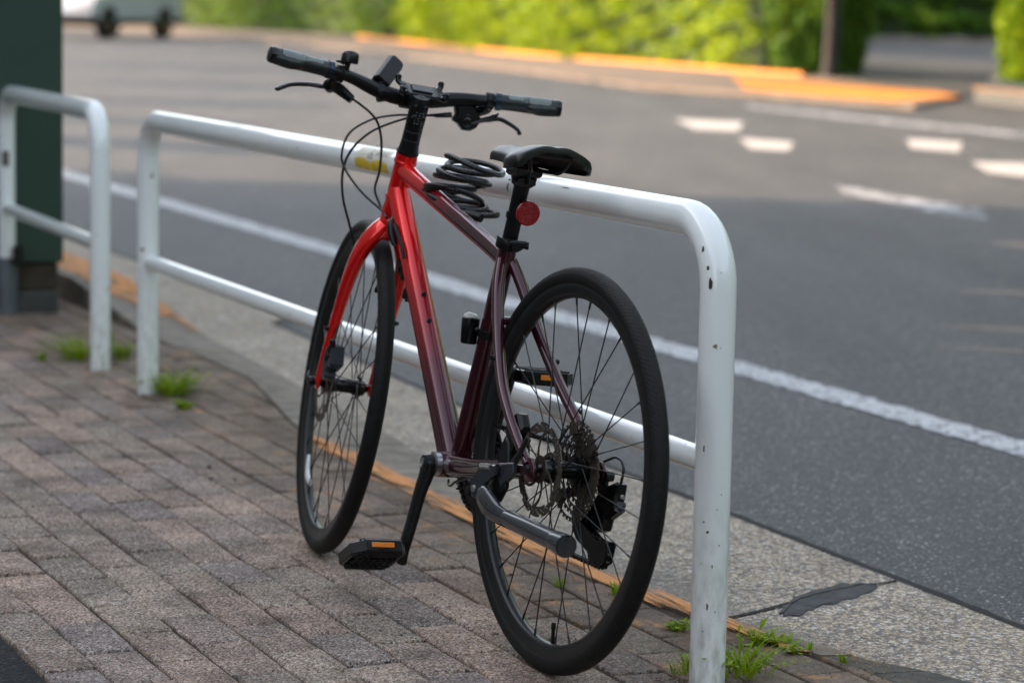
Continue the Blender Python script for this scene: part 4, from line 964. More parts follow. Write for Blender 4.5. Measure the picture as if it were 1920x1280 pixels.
# ---- wheels
def wheel(cx, xf, rear):
    c = Vector((cx, 0, RW)); root = bpy.data.objects.new('wheel', None); COL.objects.link(root); root.parent = bike; root.location = xf(c)
    XF = lambda p: xf(p)-xf(c)
    def B(mb, n, mt, **k): return mb.build(n, MT[mt], root, xf=XF, **k)
    m_ = MB(); n = 144; m_.tube([(cx+math.cos(2*PI*i/n)*.3262, 0, RW+math.sin(2*PI*i/n)*.3262) for i in range(n)], .0168, 24, closed=True, up=(0, 1, 0), squash=(1.0, 1.0)); B(m_, 'tyre', 'tyre')
    m_ = MB(); m_.lathe(c, Y, [(-.0122, .3165), (-.0128, .3105), (-.0118, .3065), (-.0112, .2990), (-.0085, .2925), (0, .2905), (.0085, .2925), (.0112, .2990), (.0118, .3065), (.0128, .3105), (.0122, .3165)], 120, closed=True); B(m_, 'rim', 'rim', ang=60)
    hw = .030 if not rear else .030
    m_ = MB(); m_.lathe(c, Y, [(-.050, .006), (-.046, .009), (-.042, .015), (-hw-.003, .017), (-hw-.002, .0235), (-hw+.001, .0235), (-hw+.002, .017), (-.015, .0140), (.012, .0140), (hw-.006, .017), (hw-.005, .0235), (hw-.002, .0235), (hw-.001, .017), (.042, .016), (.046, .009), (.050, .006)], 30); B(m_, 'hub', 'gloss', ang=30)
    m_ = MB(); ew = .062 if not rear else .074
    m_.lathe(c-Y*ew, Y, [(0, .0001), (0, .007), (.004, .0085), (.006, .0085), (.007, .005), (2*ew-.007, .005), (2*ew-.006, .0085), (2*ew-.004, .0085), (2*ew, .007), (2*ew, .0001)], 20); B(m_, 'axle', 'satin')
    ns = 28
    for k in range(ns):
        side = 1 if k % 2 else -1; pr = (k//2) % 2; ra = 2*PI*(k+.5)/ns; ha = ra+(1.05 if pr else -1.05)
        y0 = side*(hw-.004)+(.003 if pr else -.003)*side
        a = c+Vector((math.cos(ha)*.0205, y0, math.sin(ha)*.0205)); b = c+Vector((math.cos(ra)*.2925, side*.003, math.sin(ra)*.2925)); d = (b-a).normalized()
        m_ = MB(); m_.tube([a, b-d*.014, b-d*.0138, b], [.00115, .00115, .0019, .0020], 6); B(m_, 'spoke', 'spoke')
    # brake disc: punched ring on a spider
    yd = .0455 if rear else .040; m_ = MB(); nn = 96; rings = [.0625, .0665, .0695, .0725, .0755, .080]
    def cell(r0, r1, t0, t1, y, th):
        q = [c+Vector((math.cos(t)*r, yy, math.sin(t)*r)) for yy in (y-th/2, y+th/2) for r, t in ((r0, t0), (r1, t0), (r1, t1), (r0, t1))]
        m_.add(q, [[0, 1, 2, 3], [7, 6, 5, 4], [0, 4, 5, 1], [1, 5, 6, 2], [2, 6, 7, 3], [3, 7, 4, 0]])
    for i in range(nn):
        t0, t1 = 2*PI*i/nn, 2*PI*(i+1)/nn
        for j in range(5):
            if (i+j) % 4 in (0,) and j in (1, 2, 3) : continue
            if j == 0 and (i % 16) > 10: continue
            if j == 4 and (i % 8) in (3, 4): continue
            cell(rings[j], rings[j+1], t0, t1, yd, .0018)
    for k in range(6):
        t = 2*PI*k/6; pts = [(.020, t), (.034, t+.12), (.050, t+.34), (.0645, t+.62)]
        m_.tube([c+Vector((math.cos(q)*r, yd, math.sin(q)*r)) for r, q in pts], [.0055, .0035, .003, .004], 6, smooth=3, squash=(.28, 1), up=(0, 1, 0))
    m_.lathe(c+Y*(yd-.0012), Y, [(0, .013), (0, .024), (.0024, .024), (.0024, .013)], 24, closed=True); B(m_, 'brake_disc', 'dull', smooth=False)
    if rear:
        m_ = MB(); spr = [(.0845, 42, -.0215), (.0735, 36, -.0255), (.0645, 32, -.0292), (.0560, 28, -.0328), (.0485, 24, -.0363), (.0425, 21, -.0397), (.0360, 18, -.0430), (.0300, 15, -.0462), (.0235, 11, -.0492)]
        for r, tt, y in spr:
            nn = tt*4; rin = r-.0115
            for i in range(nn):
                t0, t1 = 2*PI*i/nn, 2*PI*(i+1)/nn
                h0 = .0 if (i % 4) in (0, 3) else .0042; ro = r-.0028+h0
                cell(r-.006, ro, t0, t1, y, .0016)
                if r < .05 or (i % (nn//6)) < nn//6*.36: cell(max(rin-.010, .016), r-.006, t0, t1, y, .0016)
        B(m_, 'cassette', 'dull', smooth=False)
        m_ = MB(); m_.lathe(c-Y*.053, Y, [(0, .010), (0, .019), (.003, .021), (.035, .024), (.036, .014)], 24); B(m_, 'freehub', 'gloss')
    va = -PI/2-.10 if rear else 2.2
    m_ = MB(); u = Vector((math.cos(va), 0, math.sin(va))); m_.tube([c+u*.294, c+u*.268, c+u*.266, c+u*.256], [.0032, .0032, .0045, .0038], 10); B(m_, 'valve', 'black')
    if not rear:
        m_ = MB(); 
        q0, q1 = Vector((cx+.205, .004, .168)), Vector((cx+.145, .004, .118)); m_.tube([q0, (q0+q1)/2+Vector((.012, 0, -.014)), q1], [.007, .0095, .007], 10, smooth=4, squash=(.5, 1.1), up=(0, 1, 0)); B(m_, 'spoke_reflector', 'white_refl')
    return root
ident = lambda p: p
wr = wheel(0, ident, True); wf = wheel(1.0315, steer, False)
for nm_, s in (('axle_lever', 1),):
    q = MB(); q.lathe((1.0315, .0625, RW), Y, [(0, .009), (.004, .0105), (.010, .009), (.012, .004)], 16); q.tube([(1.0315, .070, RW), (1.044, .074, RW+.008), (1.060, .070, RW+.016)], [.005, .004, .003], 8, smooth=2); q.build('axle_lever', MT['gloss'], bike, xf=steer)
# ---- drive side
def plate_gear(c, r, tt, y, rin, name, mt, par):
    m_ = MB(); nn = tt*4
    def cell(r0, r1, t0, t1, th=.003):
        q = [c+Vector((math.cos(t)*rr, yy, math.sin(t)*rr)) for yy in (y-th/2, y+th/2) for rr, t in ((r0, t0), (r1, t0), (r1, t1), (r0, t1))]
        m_.add(q, [[0, 1, 2, 3], [7, 6, 5, 4], [0, 4, 5, 1], [1, 5, 6, 2], [2, 6, 7, 3], [3, 7, 4, 0]])
    for i in range(nn):
        t0, t1 = 2*PI*i/nn, 2*PI*(i+1)/nn; cell(rin, r-.003+(.004 if (i % 4) in (1, 2) else 0), t0, t1)
    for k in range(5):
        t = 2*PI*k/5+.3; e = c+Vector((math.cos(t)*(rin+.004), y, math.sin(t)*(rin+.004))); m_.tube([c+Y*y, e], [.013, .008], 8, squash=(.35, 1), up=(0, 1, 0))
    return m_.build(name, MT[mt], par, smooth=False)
chainring = plate_gear(BBp, .085, 42, -.047, .066, 'chainring', 'satin', bike)
g = MB(); g.lathe(BBp-Y*.053, Y, [(0, .062), (0, .092), (.002, .093), (.0035, .092), (.0035, .062)], 48, closed=True); g.build('chain_guard', MT['black'], bike)
cup = MB(); cup.lathe(BBp+Y*.036, Y, [(0, .021), (0, .0225), (.002, .0228), (.011, .0228), (.013, .018), (.013, .012)], 32); cup.build('bearing_cup', MT['steel'], bike)
cd_ = (Vector((.453, 0, .105))-BBp); CL = cd_.length; cd_.normalize()
def crank(s, d):
    a = BBp+Y*s*.056; b = BBp+Y*s*.077+d*CL
    m_ = MB(); m_.tube([a-d*.014, a-d*.006, a+d*.02, a*.7+b*.3, a*.3+b*.7, b-d*.012, b+d*.012, b+d*.017], [.009, .0185, .0190, .0165, .0150, .0155, .0150, .007], 16, smooth=3, squash=(.66, 1.0), up=(0, 1, 0))
    m_.lathe(a+Y*s*-.014, Y*s, [(0, .0175), (.012, .0185), (.024, .016), (.026, .009)], 24)
    o = m_.build('crank_arm', MT['satin'], bike); bolt(a+Y*s*.010-d*.007, (-.2, s, 0), .004, .004, o, 'steel'); 
    m_ = MB(); m_.lathe(a+Y*s*.012, Y*s, [(0, .007), (.002, .0075), (.003, .0045), (.001, .004)], 16); m_.build('crank_bolt', MT['steel'], o)
    # pedal
    pc = b+Y*s*.060; lift_ = .0
    p = MB(); tilt = Matrix.Rotation(rad(30 if s > 0 else 3), 4, 'Y')
    M0 = Matrix.Translation(pc) @ tilt
    w, l_ = .050, .047
    outl = [(-l_, -.036), (-l_+.012, -w+.004), (l_-.012, -w+.004), (l_, -.036), (l_, .030), (l_-.020, w), (-l_+.020, w), (-l_, .030)]
    if s < 0: outl = [(x, -y) for x, y in outl]
    def bar_(x0, y0, x1, y1, th, hh, zc=0):
        A_, B_2 = Vector((x0, y0, zc)), Vector((x1, y1, zc)); d2_ = (B_2-A_); L2 = d2_.length; an = math.atan2(d2_.y, d2_.x)
        p.box(M0 @ ((A_+B_2)/2), (L2+th*.6, th, hh), .0022, tilt @ Matrix.Rotation(an, 4, 'Z'))
    n_ = len(outl)
    for i in range(n_): bar_(*outl[i], *outl[(i+1) % n_], .0085, .024)
    p.tube([b-Y*s*.004, b+Y*s*.02, pc, pc+Y*s*.042], [.008, .0085, .0085, .007], 12)
    for x in (-.016, .016): bar_(x, -.042, x, .042, .007, .018)
    pd = p.build('pedal', MT['gloss'], bike, smooth=False)
    t_ = MB()
    for zz in (.0115, -.0115):
        for i in range(9):
            for j in range(7):
                x, y = -.040+.010*i, -.036+.012*j
                if i in (0, 1, 3, 4, 5, 7, 8): t_.box(M0 @ Vector((x, y, zz+(.0014 if zz > 0 else -.0014))), (.0042, .0085, .0034), .0006, tilt)
        for i in range(16):
            for x in (-.0465, .0465): t_.box(M0 @ Vector((x, -.034+.0045*i, zz+(.001 if zz > 0 else -.001))), (.0035, .0022, .003), .0004, tilt)
    t_.build('tread', MT['black'], pd, smooth=False)
    for x in (-1, 1):
        r_2 = MB(); r_2.box(M0 @ Vector((x*(l_+.0045), 0, .001)), (.0025, .044, .0095), .0007, tilt); r_2.build('pedal_reflector', MT['amber'], pd, smooth=False)
    return o
crank(1, cd_); crank(-1, -cd_)
# ---- derailleur
RDU = Vector((-.018, -.056, .282)); pu, plw = Vector((.008, -.046, .262)), Vector((-.076, -.050, .2165))
rd = MB(); Mr = lambda y: Matrix(((1, 0, 0, 0), (0, 0, 1, y), (0, 1, 0, 0), (0, 0, 0, 1)))
rd.prism([(.008, .350), (-.020, .350), (-.026, .335), (-.024, .312), (-.010, .300), (.004, .322)], .010, Mr(-.075), .002)
rd.lathe(Vector((-.022, -.082, .340)), Y, [(0, .006), (.001, .009), (.016, .010), (.017, .007)], 16)
rd.prism([(-.0200, .318), (-.0560, .332), (-.074, .3391), (-.0843, .3364), (-.0800, .3065), (-.0879, .2905), (-.0695, .2795), (-.0524, .27), (-.0474, .2508), (-.0292, .2446), (.0200, .2451), (.030, .270), (-.004, .300)], .020, Mr(-.080), .004)
rd.prism([(-.010, .300), (-.050, .318), (-.060, .300), (-.040, .268), (.0, .262)], .010, Mr(-.0865), .003)
rd.lathe(Vector((-.004, -.072, .262)), Y, [(0, .006), (0, .015), (.004, .0175), (.020, .0175), (.022, .013)], 22)
der = rd.build('derailleur', MT['gloss'], bike, ang=30)
for q in ((-.050, -.0865, .300), (-.072, -.0805, .300)): bolt(q, (-.3, -1, .1), .0042, .004, der, 'stand')
bolt((-.0865, -.070, .297), (-1, .1, 0), .0045, .003, der, 'stand'); bolt((-.082, -.072, .315), (-1, .1, 0), .0030, .003, der, 'steel')
q = MB(); q.tube([(-.074, -.0700, .326), (-.050, -.0905, .302), (-.030, -.0895, .284)], .0024, 8); q.build('link_arm', MT['stand'], der)
for y in (-.0405, -.0555):
    cg = MB(); Mp = Matrix(((1, 0, 0, 0), (0, 0, 1, y-.001), (0, 1, 0, 0), (0, 0, 0, 1)))
    cg.prism([(.0240, .272), (.0240, .2415), (.0047, .2265), (-.0411, .213), (-.0480, .201), (-.0800, .1935), (-.1020, .2059), (-.1090, .2388), (-.1018, .2418), (-.0722, .238), (-.0463, .2455), (-.0060, .2571), (.002, .272)], .0022, Mp, .0004); cg.build('cage', MT['satin'], der, smooth=False)
def jockey(cn, r, tt):
    m_ = MB(); nn = tt*4
    for i in range(nn):
        t0, t1 = 2*PI*i/nn, 2*PI*(i+1)/nn; ro = r+(.0025 if (i % 4) in (1, 2) else -.0005)
        q = [cn+Vector((math.cos(t)*rr, yy, math.sin(t)*rr)) for yy in (-.002, .002) for rr, t in ((.006, t0), (ro, t0), (ro, t1), (.006, t1))]
        m_.add(q, [[0, 1, 2, 3], [7, 6, 5, 4], [0, 4, 5, 1], [1, 5, 6, 2], [2, 6, 7, 3], [3, 7, 4, 0]])
    m_.build('jockey_wheel', MT['black'], der, smooth=False)
jockey(pu, .0215, 11); jockey(plw, .0215, 11)
# ---- chain
def chain():
    m_ = MB(); path = []
    r0 = .084; c = BBp-Y*.047
    t0, t1 = rad(102), rad(-92)
    pts = []
    cr_ = .0355; cc = Vector((0, -.0430, RW))
    pts += [cc+Vector((math.cos(rad(q))*cr_, 0, math.sin(rad(q))*cr_)) for q in np.linspace(250, 96, 14)]
    pts += [c+Vector((math.cos(rad(q))*r0, 0, math.sin(rad(q))*r0)) for q in np.linspace(102, -88, 40)]
    pts += [plw+Vector((math.cos(rad(q))*.0225, 0, math.sin(rad(q))*.0225)) for q in np.linspace(270, 120, 12)]
    pts += [pu+Vector((math.cos(rad(q))*.0225, 0, math.sin(rad(q))*.0225)) for q in np.linspace(-50, 70, 10)]
    # resample at 12.7 mm
    P = [Vector(p) for p in pts]; P.append(P[0]); d = [0]
    for i in range(1, len(P)): d.append(d[-1]+(P[i]-P[i-1]).length)
    n = round(d[-1]/.0127); nx = np.linspace(0, d[-1], n+1)
    Q = [Vector([np.interp(t, d, [p[k] for p in P]) for k in range(3)]) for t in nx]
    for i in range(n):
        a, b = Q[i], Q[i+1]; t = (b-a).normalized(); w = .0026 if i % 2 else .0036; u = t.cross(Y).normalized()
        for s in (1, -1):
            q = []
            for yy in (s*w, s*(w+.0011)):
                for x, z in ((-.0035, 0), (-.001, .0040), (.003, .0036), (.0064, .0026), (.0097, .0036), (.0137, .0040), (.0162, 0), (.0137, -.0040), (.0097, -.0036), (.0064, -.0026), (.003, -.0036), (-.001, -.0040)):
                    q.append(a+t*x+u*z+Y*yy)
            nq = 12; m_.add(q, [list(range(nq)), list(range(nq, 2*nq))[::-1]]+[[k, (k+1) % nq, nq+(k+1) % nq, nq+k] for k in range(nq)])
        m_.tube([a-Y*.0052, a+Y*.0052], .0026, 8)
    m_.build('chain', MT['chain'], bike, smooth=False)
chain()
# ---- rear caliper and kickstand
rc = MB(); rc.box((.098, .046, .395), (.036, .022, .062), .006, Matrix.Rotation(rad(-52), 4, 'Y')); rc.box((.090, .050, .372), (.030, .026, .034), .005, Matrix.Rotation(rad(-30), 4, 'Y'))
rc.prism([(.1249, .3536), (.113, .374), (.1071, .3842), (.090, .372), (.0821, .3375), (.1232, .3306)], .018, Matrix(((1, 0, 0, 0), (0, 0, 1, .048), (0, 1, 0, 0), (0, 0, 0, 1))), .003)
rcal = rc.build('brake_caliper', MT['black'], bike)
rc = MB(); rc.tube([(.050, .0745, .336), (.022, .076, .364), (-.003, .076, .396)], [.0085, .0062, .0050], 8, squash=(.5, 1.3), up=(0, 1, 0)); rc.build('brake_arm', MT['satin'], rcal)
Mk = lambda y: Matrix(((1, 0, 0, 0), (0, 0, 1, y), (0, 1, 0, 0), (0, 0, 0, 1)))
ks = MB(); ks.prism([(.075, .336), (.130, .330), (.162, .296), (.166, .280), (.156, .268), (.140, .266), (.124, .276), (.098, .306), (.075, .318)], .010, Mk(.084), .002)
ks.prism([(.030, .348), (.085, .338), (.085, .312), (.070, .300), (.040, .318), (.028, .330)], .010, Mk(.072), .002)
kst = ks.build('kickstand', MT['stand'], bike, ang=30)
ks = MB(); ks.prism([(.060, .325), (.095, .318), (.110, .296), (.096, .272), (.078, .272), (.056, .300)], .009, Mk(.0705), .002); ks.build('bracket_back', MT['black'], kst, ang=30)
for q in ((.121, .0940, .326), (.108, .0940, .328), (.096, .0940, .329)): bolt(q, (-.4, 1, .5), .0042, .005, kst, 'steel')
ks = MB(); ks.tube([(.128, .089, .279), (.112, .091, .276), (.090, .093, .270), (.064, .095, .2635), (.036, .0965, .2595), (.006, .0975, .2592), (-.02, .098, .2590)], [.0120, .0200, .0225, .0210, .0160, .0130, .0125], 20, smooth=4, squash=(1.0, .60), up=(0, 0, 1)); ks.build('stand_knuckle', MT['stand'], kst)
ks = MB(); ks.lathe(Vector((.146, .094, .283)), (-.1, 1, 0), [(-.002, .017), (.001, .017), (.0015, .005), (.0035, .0052), (.005, .003), (.005, .0001)], 24); ks.build('pivot_bolt', MT['steel'], kst) if False else None
ks = MB(); ks.lathe(Vector((.146, .0940, .283)), (-.15, 1, .05), [(-.002, .0062), (.002, .0062), (.0035, .004), (.0035, .0001)], 18); ks.build('pivot_bolt', MT['steel'], kst)
ks = MB(); ks.tube([(-.006, .098, .2592), (-.014, .098, .2590), (-.10, .0985, .2575), (-.190, .099, .2560)], [.0140, .0150, .0158, .0165], 28); ks.build('stand_leg', MT['stand'], kst)
ks = MB(); ks.tube([(-.188, .099, .2560), (-.200, .099, .2558), (-.228, .099, .2552), (-.231, .099, .2551), (-.222, .099, .2553)], [.0168, .0182, .0192, .0165, .0130], 28, up=(0, 0, 1)); ks.build('stand_foot', MT['stand'], kst)
# ---- seat post, clamp, saddle, reflector
sp_ = Vector((-.2456, 0, .9694)); s0 = Vector((.3115, 0, .700))
q = MB(); q.tube([s0-sp_*.02, s0+sp_*.09, s0+sp_*.112], [.0140, .0140, .0150], 24); q.tube([s0+sp_*.108+Vector((.000, 0, 0)), s0+sp_*.118, s0+sp_*.130], [.0165, .0175, .015], 18, squash=(1, .9))
post = q.build('seat_post', MT['black'], bike)
q = MB(); q.lathe(s0-sp_*.010, sp_, [(0, .0172), (0, .0225), (.002, .0235), (.017, .0235), (.020, .0220), (.020, .0150)], 28); q.box(s0-sp_*.002+Vector((-.024, -.004, 0)), (.014, .024, .017), .004); q.tube([s0+sp_*.002+Vector((-.030, -.018, 0)), s0+sp_*.002+Vector((-.030, .016, 0))], .0055, 12); q.tube([s0+Vector((-.026, -.012, -.001)), s0+Vector((-.031, -.024, -.001))], [.0055, .0075], 12)
q.build('seat_clamp', MT['black'], bike)
q = MB(); cz = s0+sp_*.128
q.box(cz+Vector((.002, 0, .004)), (.046, .050, .016), .004); q.box(cz+Vector((.0, 0, -.012)), (.030, .034, .022), .006); q.lathe(cz+Vector((0, -.022, -.004)), Y, [(0, .008), (.002, .011), (.042, .011), (.044, .008)], 16); q.tube([cz+Vector((-.018, 0, -.016)), cz+Vector((-.019, 0, .010))], .0035, 8); q.box(cz+Vector((.003, 0, .014)), (.038, .034, .008), .003)
q.build('saddle_clamp', MT['black'], post)
def saddle():
    # stations from tail to nose: x, half width, top height, drop of the skirt
    st = [(.126, .0560, .8800, .034), (.128, .0640, .8815, .040), (.138, .0700, .8825, .046), (.160, .0730, .8825, .049), (.190, .0680, .8805, .047), (.225, .0520, .8765, .042), (.262, .0370, .8735, .036), (.300, .0280, .8725, .032), (.340, .0245, .8720, .030), (.372, .0225, .8705, .028), (.388, .0185, .868, .026), (.3955, .0090, .862, .018)]
    m_ = MB(); vs = []; K = 21; th = .010
    def sect(x, w, zt, dr, inner):
        out = []
        for k in range(K):
            u = -1+2*k/(K-1); a = abs(u)
            if a < .78: y = w*u/.78*.93; z = zt-(a/.78)**1.9*dr*.50-(.004*(1-min(1, a/.25)) if .16 < x < .33 else 0)
            else: t = (a-.78)/.22; y = math.copysign(w*(.93+.07*math.sin(t*PI*.75)), u); z = zt-dr*.50-dr*.50*t
            if inner: y *= max(0, 1-th*.55/max(w, .01)); z -= th*(1-max(0, a-.78)/.22)
            out.append(Vector((x, y, z)))
        return out
    n = len(st)
    # resample the stations smoothly
    X = np.array(st); tt = np.arange(n); fine = np.linspace(0, n-1, 45)
    def cr(v, t):
        i = int(min(t, n-2)); f = t-i; p = [v[max(i-1, 0)], v[i], v[i+1], v[min(i+2, n-1)]]
        return .5*((2*p[1])+(-p[0]+p[2])*f+(2*p[0]-5*p[1]+4*p[2]-p[3])*f*f+(-p[0]+3*p[1]-3*p[2]+p[3])*f**3)
    S_ = [[cr(X[:, j], t) for j in range(4)] for t in fine]
    S_ = [[.3955-(.3955-a_)*.87, b_*1.09, c_, d_] for a_, b_, c_, d_ in S_]
    for x, w, z, d in S_: vs += sect(x, w, z, d, False)
    for x, w, z, d in S_: vs += sect(x+(.004 if x < .15 else (-.004 if x > .38 else 0)), w, z, d, True)
    L = len(S_); fs = []; off = L*K
    for i in range(L-1):
        for k in range(K-1):
            fs.append([i*K+k, (i+1)*K+k, (i+1)*K+k+1, i*K+k+1][::-1]); fs.append([off+i*K+k, off+i*K+k+1, off+(i+1)*K+k+1, off+(i+1)*K+k][::-1])
        for k in (0, K-1):
            q_ = [i*K+k, (i+1)*K+k, off+(i+1)*K+k, off+i*K+k]; fs.append(q_ if k == 0 else q_[::-1])
    for i in (0, L-1):
        for k in range(K-1):
            q_ = [i*K+k, i*K+k+1, off+i*K+k+1, off+i*K+k]; fs.append(q_ if i else q_[::-1])
    m_.add(vs, fs); return m_.build('saddle', MT['saddle'], bike, ang=70)
sad = saddle()
for s in (1, -1):
    q = MB(); q.tube([(.184, s*.040, .862), (.188, s*.036, .848), (.200, s*.028, .834), (.215, s*.022, .8335), (.27, s*.022, .8345), (.325, s*.016, .848), (.358, s*.010, .856)], .0036, 10, smooth=5); q.build('saddle_rail', MT['spoke'], sad)
q = MB(); q.box((.188, 0, .864), (.024, .080, .012), .003); q.build('rail_socket', MT['black'], sad); q = MB(); q.box((.352, 0, .855), (.03, .024, .010), .003); q.build('nose_socket', MT['black'], sad)
rp_ = s0+sp_*.052
q = MB(); q.lathe(rp_-sp_*.006, sp_, [(0, .0145), (0, .0165), (.012, .0165), (.012, .0145)], 20); q.tube([rp_+Vector((-.014, -.006, 0)), rp_+Vector((-.036, -.006, -.002))], [.006, .007], 10); rfb = q.build('reflector_bracket', MT['black'], bike)
q = MB(); rn = Vector((-.95, .05, -.08)).normalized(); rc_ = rp_+Vector((-.036, -.0050, .007)); q.lathe(rc_, rn, [(0, .0001), (0, .0205), (.002, .0222), (.006, .0222), (.0075, .0210), (.0078, .018), (.0078, .0001)], 40)
q.build('rear_reflector', MT['red_refl'], rfb, ang=30)
# ---- small pump-like lamp strapped to the seat tube
sl0 = Vector((.3535, 0, .533)); 
q = MB(); q.lathe(sl0-sp_*.008, sp_, [(0, .0175), (0, .0200), (.014, .0200), (.014, .0175)], 24); q.tube([sl0+Vector((.010, .016, .004)), sl0+Vector((.018, .024, .004))], [.005, .006], 8)
rl = q.build('lamp_strap', MT['black'], bike)
q = MB(); c0 = sl0+Vector((.026, .026, -.024)); q.lathe(c0, (0, .0, 1), [(0, .008), (0, .0135), (.003, .0150), (.036, .0165), (.046, .0165), (.048, .0145)], 24)
body = q.build('lamp_body', MT['gloss'], rl); q = MB(); q.lathe(c0+Vector((0, 0, .0465)), (-.25, 0, 1), [(0, .0148), (.004, .0140), (.008, .009), (.009, .0001)], 24); q.build('lamp_lens', MT['lens'], rl)

# ---- cables (steering parts in the turned frame, ends in the frame)
def cab_(name, pts, r, xf=steer, sm=10, mt='cable'):
    m_ = MB(); m_.tube(pts, r, 10, smooth=sm); return m_.build(name, MT[mt], bike, xf=xf)
cab_('cable', [(.845, .1185, .9150), (.855, .098, .9065), (.868, .072, .8935), (.880, .0515, .875), (.883, .038, .839), (.882, .0332, .7865), (.883, .036, .749), (.872, .0225, .7198), (.845, .018, .7075), (.815, .019, .700)], .0025)
cab_('cable', [(.853, -.080, .9160), (.862, -.055, .9110), (.872, -.022, .9060), (.890, .0198, .8985), (.912, .0616, .8815), (.930, .0953, .8486), (.932, .103, .8047), (.925, .0903, .7748), (.900, .058, .7391), (.868, .026, .7150), (.835, .018, .705), (.812, .016, .698)], .0024)
cab_('cable', [(.848, -.082, .921), (.860, -.05, .9120), (.880, -.0052, .898), (.912, .0527, .8618), (.930, .0847, .8184), (.940, .0935, .7738), (.950, .0826, .7215), (.955, .0598, .6711), (.955, .0430, .6309), (.950, .040, .600), (.946, .042, .56), (.952, .044, .50), (.950, .050, .455), (.945, .0535, .432)], .0026)
q = MB(); q.tube([(.950, .0400, .612), (.947, .0405, .596), (.946, .0415, .575)], [.0055, .0058, .0045], 10); q.build('cable_clip', MT['black'], bike, xf=steer)
for a, b in (((.862, -.074, .9155), (.870, -.036, .908)),):
    q = MB(); q.tube([(.850, -.085, .918), (.858, -.060, .9125), (.862, -.052, .911)], [.0055, .0050, .0035], 10); q.build('cable_ferrule', MT['stand'], bike, xf=steer)
cab_('cable', [(.020, -.068, .350), (-.003, -.073, .362), (-.020, -.075, .3696), (-.038, -.075, .3751), (-.058, -.075, .3725), (-.0690, -.075, .3615), (-.0690, -.075, .348), (-.065, -.075, .333)], .0024, ident)
cab_('cable', [(.43, .012, .2515), (.41, .020, .246), (.385, .026, .249), (.36, .031, .259), (.30, .040, .275), (.20, .050, .298), (.13, .056, .33)], .0024, ident)
cab_('cable', [(.44, -.012, .2525), (.42, -.002, .243), (.39, .008, .243), (.36, -.012, .262), (.30, -.03, .28)], .0022, ident)

# ================================================================== cable lock slung between the top tube and the rail
def lock():
    ce = [(.592, -.050, .826), (.604, -.048, .818), (.622, -.044, .806), (.640, -.040, .793), (.656, -.037, .779), (.664, -.035, .765), (.650, -.040, .751), (.615, -.050, .740), (.575, -.060, .733)]
    n = len(ce)-1; turns = 8.3; P = []
    for k in range(int(turns*22)+1):
        t = k/22; u = t/turns*n; i = min(int(u), n-1); f = u-i; c = Vector(ce[i]).lerp(Vector(ce[i+1]), f)
        a = 2*PI*t+.6; rx = .055+.005*math.sin(t*2.1); ry = .050; j = .0015*math.sin(t*1.3+1)
        w_ = .6*math.sin(t*2.3+.7)+.4*math.sin(t*3.9); P.append(c+Vector((math.cos(a)*(rx+.007*w_)+.006*math.sin(t*1.7), math.sin(a)*(ry+.004*w_)+.004*math.cos(t*2.9), j+(.008+.004*w_)*math.sin(a+2.1*math.sin(t*1.1)))))
    m_ = MB(); m_.tube(P, .0056, 12, smooth=2); o = m_.build('cable', MT['lock'], None)
    return o, P
root = thing('cable_lock', 'coiled black cable lock looped around the top tube beside the guard rail', 'bike lock'); root.matrix_world = MB4
o, P = lock(); o.parent = root
q = MB(); e = P[-1]; t_ = (P[-1]-P[-2]).normalized(); q.tube([e-t_*.004, e+t_*.012, e+t_*.034], [.008, .0095, .008], 14); q.build('lock_barrel', MT['black'], root)

# ================================================================== weeds, litter
def weed(s, n, r, h, nb, label, broad=0, seed=1, dry=0):
    rng = random.Random(seed); p0 = rw(s, n, -.002); mb = MB()
    for k in range(nb):
        a = rng.uniform(0, 2*PI); rr = r*rng.random()**.7*.5; L = 1.6*h*rng.uniform(.5, 1.1); w = rng.uniform(.0010, .0030)*(1+min(1, broad)*.5); out = rng.uniform(.2, .9)*r
        o = Vector((math.cos(a)*rr, math.sin(a)*rr, 0)); d = Vector((math.cos(a+rng.uniform(-.6, .6)), math.sin(a+rng.uniform(-.6, .6)), 0)); sd_ = d.cross(Vector((0, 0, 1)))
        K = 5; vs = []
        for i in range(K+1):
            t = i/K; c = o+d*out*t*t+Vector((0, 0, L*(t-.35*t*t*out/r))); ww = w*(1-t)**.6*(.6+1.2*t*(1-t)*2)
            vs += [c-sd_*ww, c+Vector((0, 0, -ww*.4)), c+sd_*ww]
        fs = []
        for i in range(K):
            for j in (0, 1): fs.append([i*3+j, i*3+j+1, (i+1)*3+j+1, (i+1)*3+j])
        mb.add(vs, fs)
        if rng.random() < min(1, broad*.8):
            for q_ in range(rng.randint(2, 6)):
                t = rng.uniform(.35, 1); c = o+d*out*t*t+Vector((0, 0, L*(t-.35*t*t*out/r))); la = rng.uniform(0, 2*PI); e = Vector((math.cos(la), math.sin(la), rng.uniform(-.1, .5))).normalized(); sz = rng.uniform(.007, .017)
                f = e.cross(Vector((0, 0, 1))).normalized()
                mb.add([c, c+e*sz*.35+f*sz*.3, c+e*sz, c+e*sz*.35-f*sz*.3], [[0, 1, 2, 3]])
    mb.mi = [1 if (rng.random() < .05) else 0 for _ in mb.f]
    o = mb.build('weed', [MT['weed'], MT['straw']], None, smooth=False); o.location = p0
    return tag(o, label, 'weed', 'weeds growing out of the paving joints')
weed(*gp_(322, 738), .11, .050, 110, 'bright green leafy weed at the foot of the guard rail post behind the bicycle', 1.8, seed=11)
weed(*gp_(345, 765), .035, .020, 40, 'low yellow-green weed just in front of the leafy one', 1, seed=12)
weed(*gp_(150, 672), .12, .055, 90, 'green weed left of the second rail post', 1.8, seed=13)
weed(*gp_(225, 672), .05, .035, 60, 'green weed between the two neighbouring rail posts', 1, seed=14)
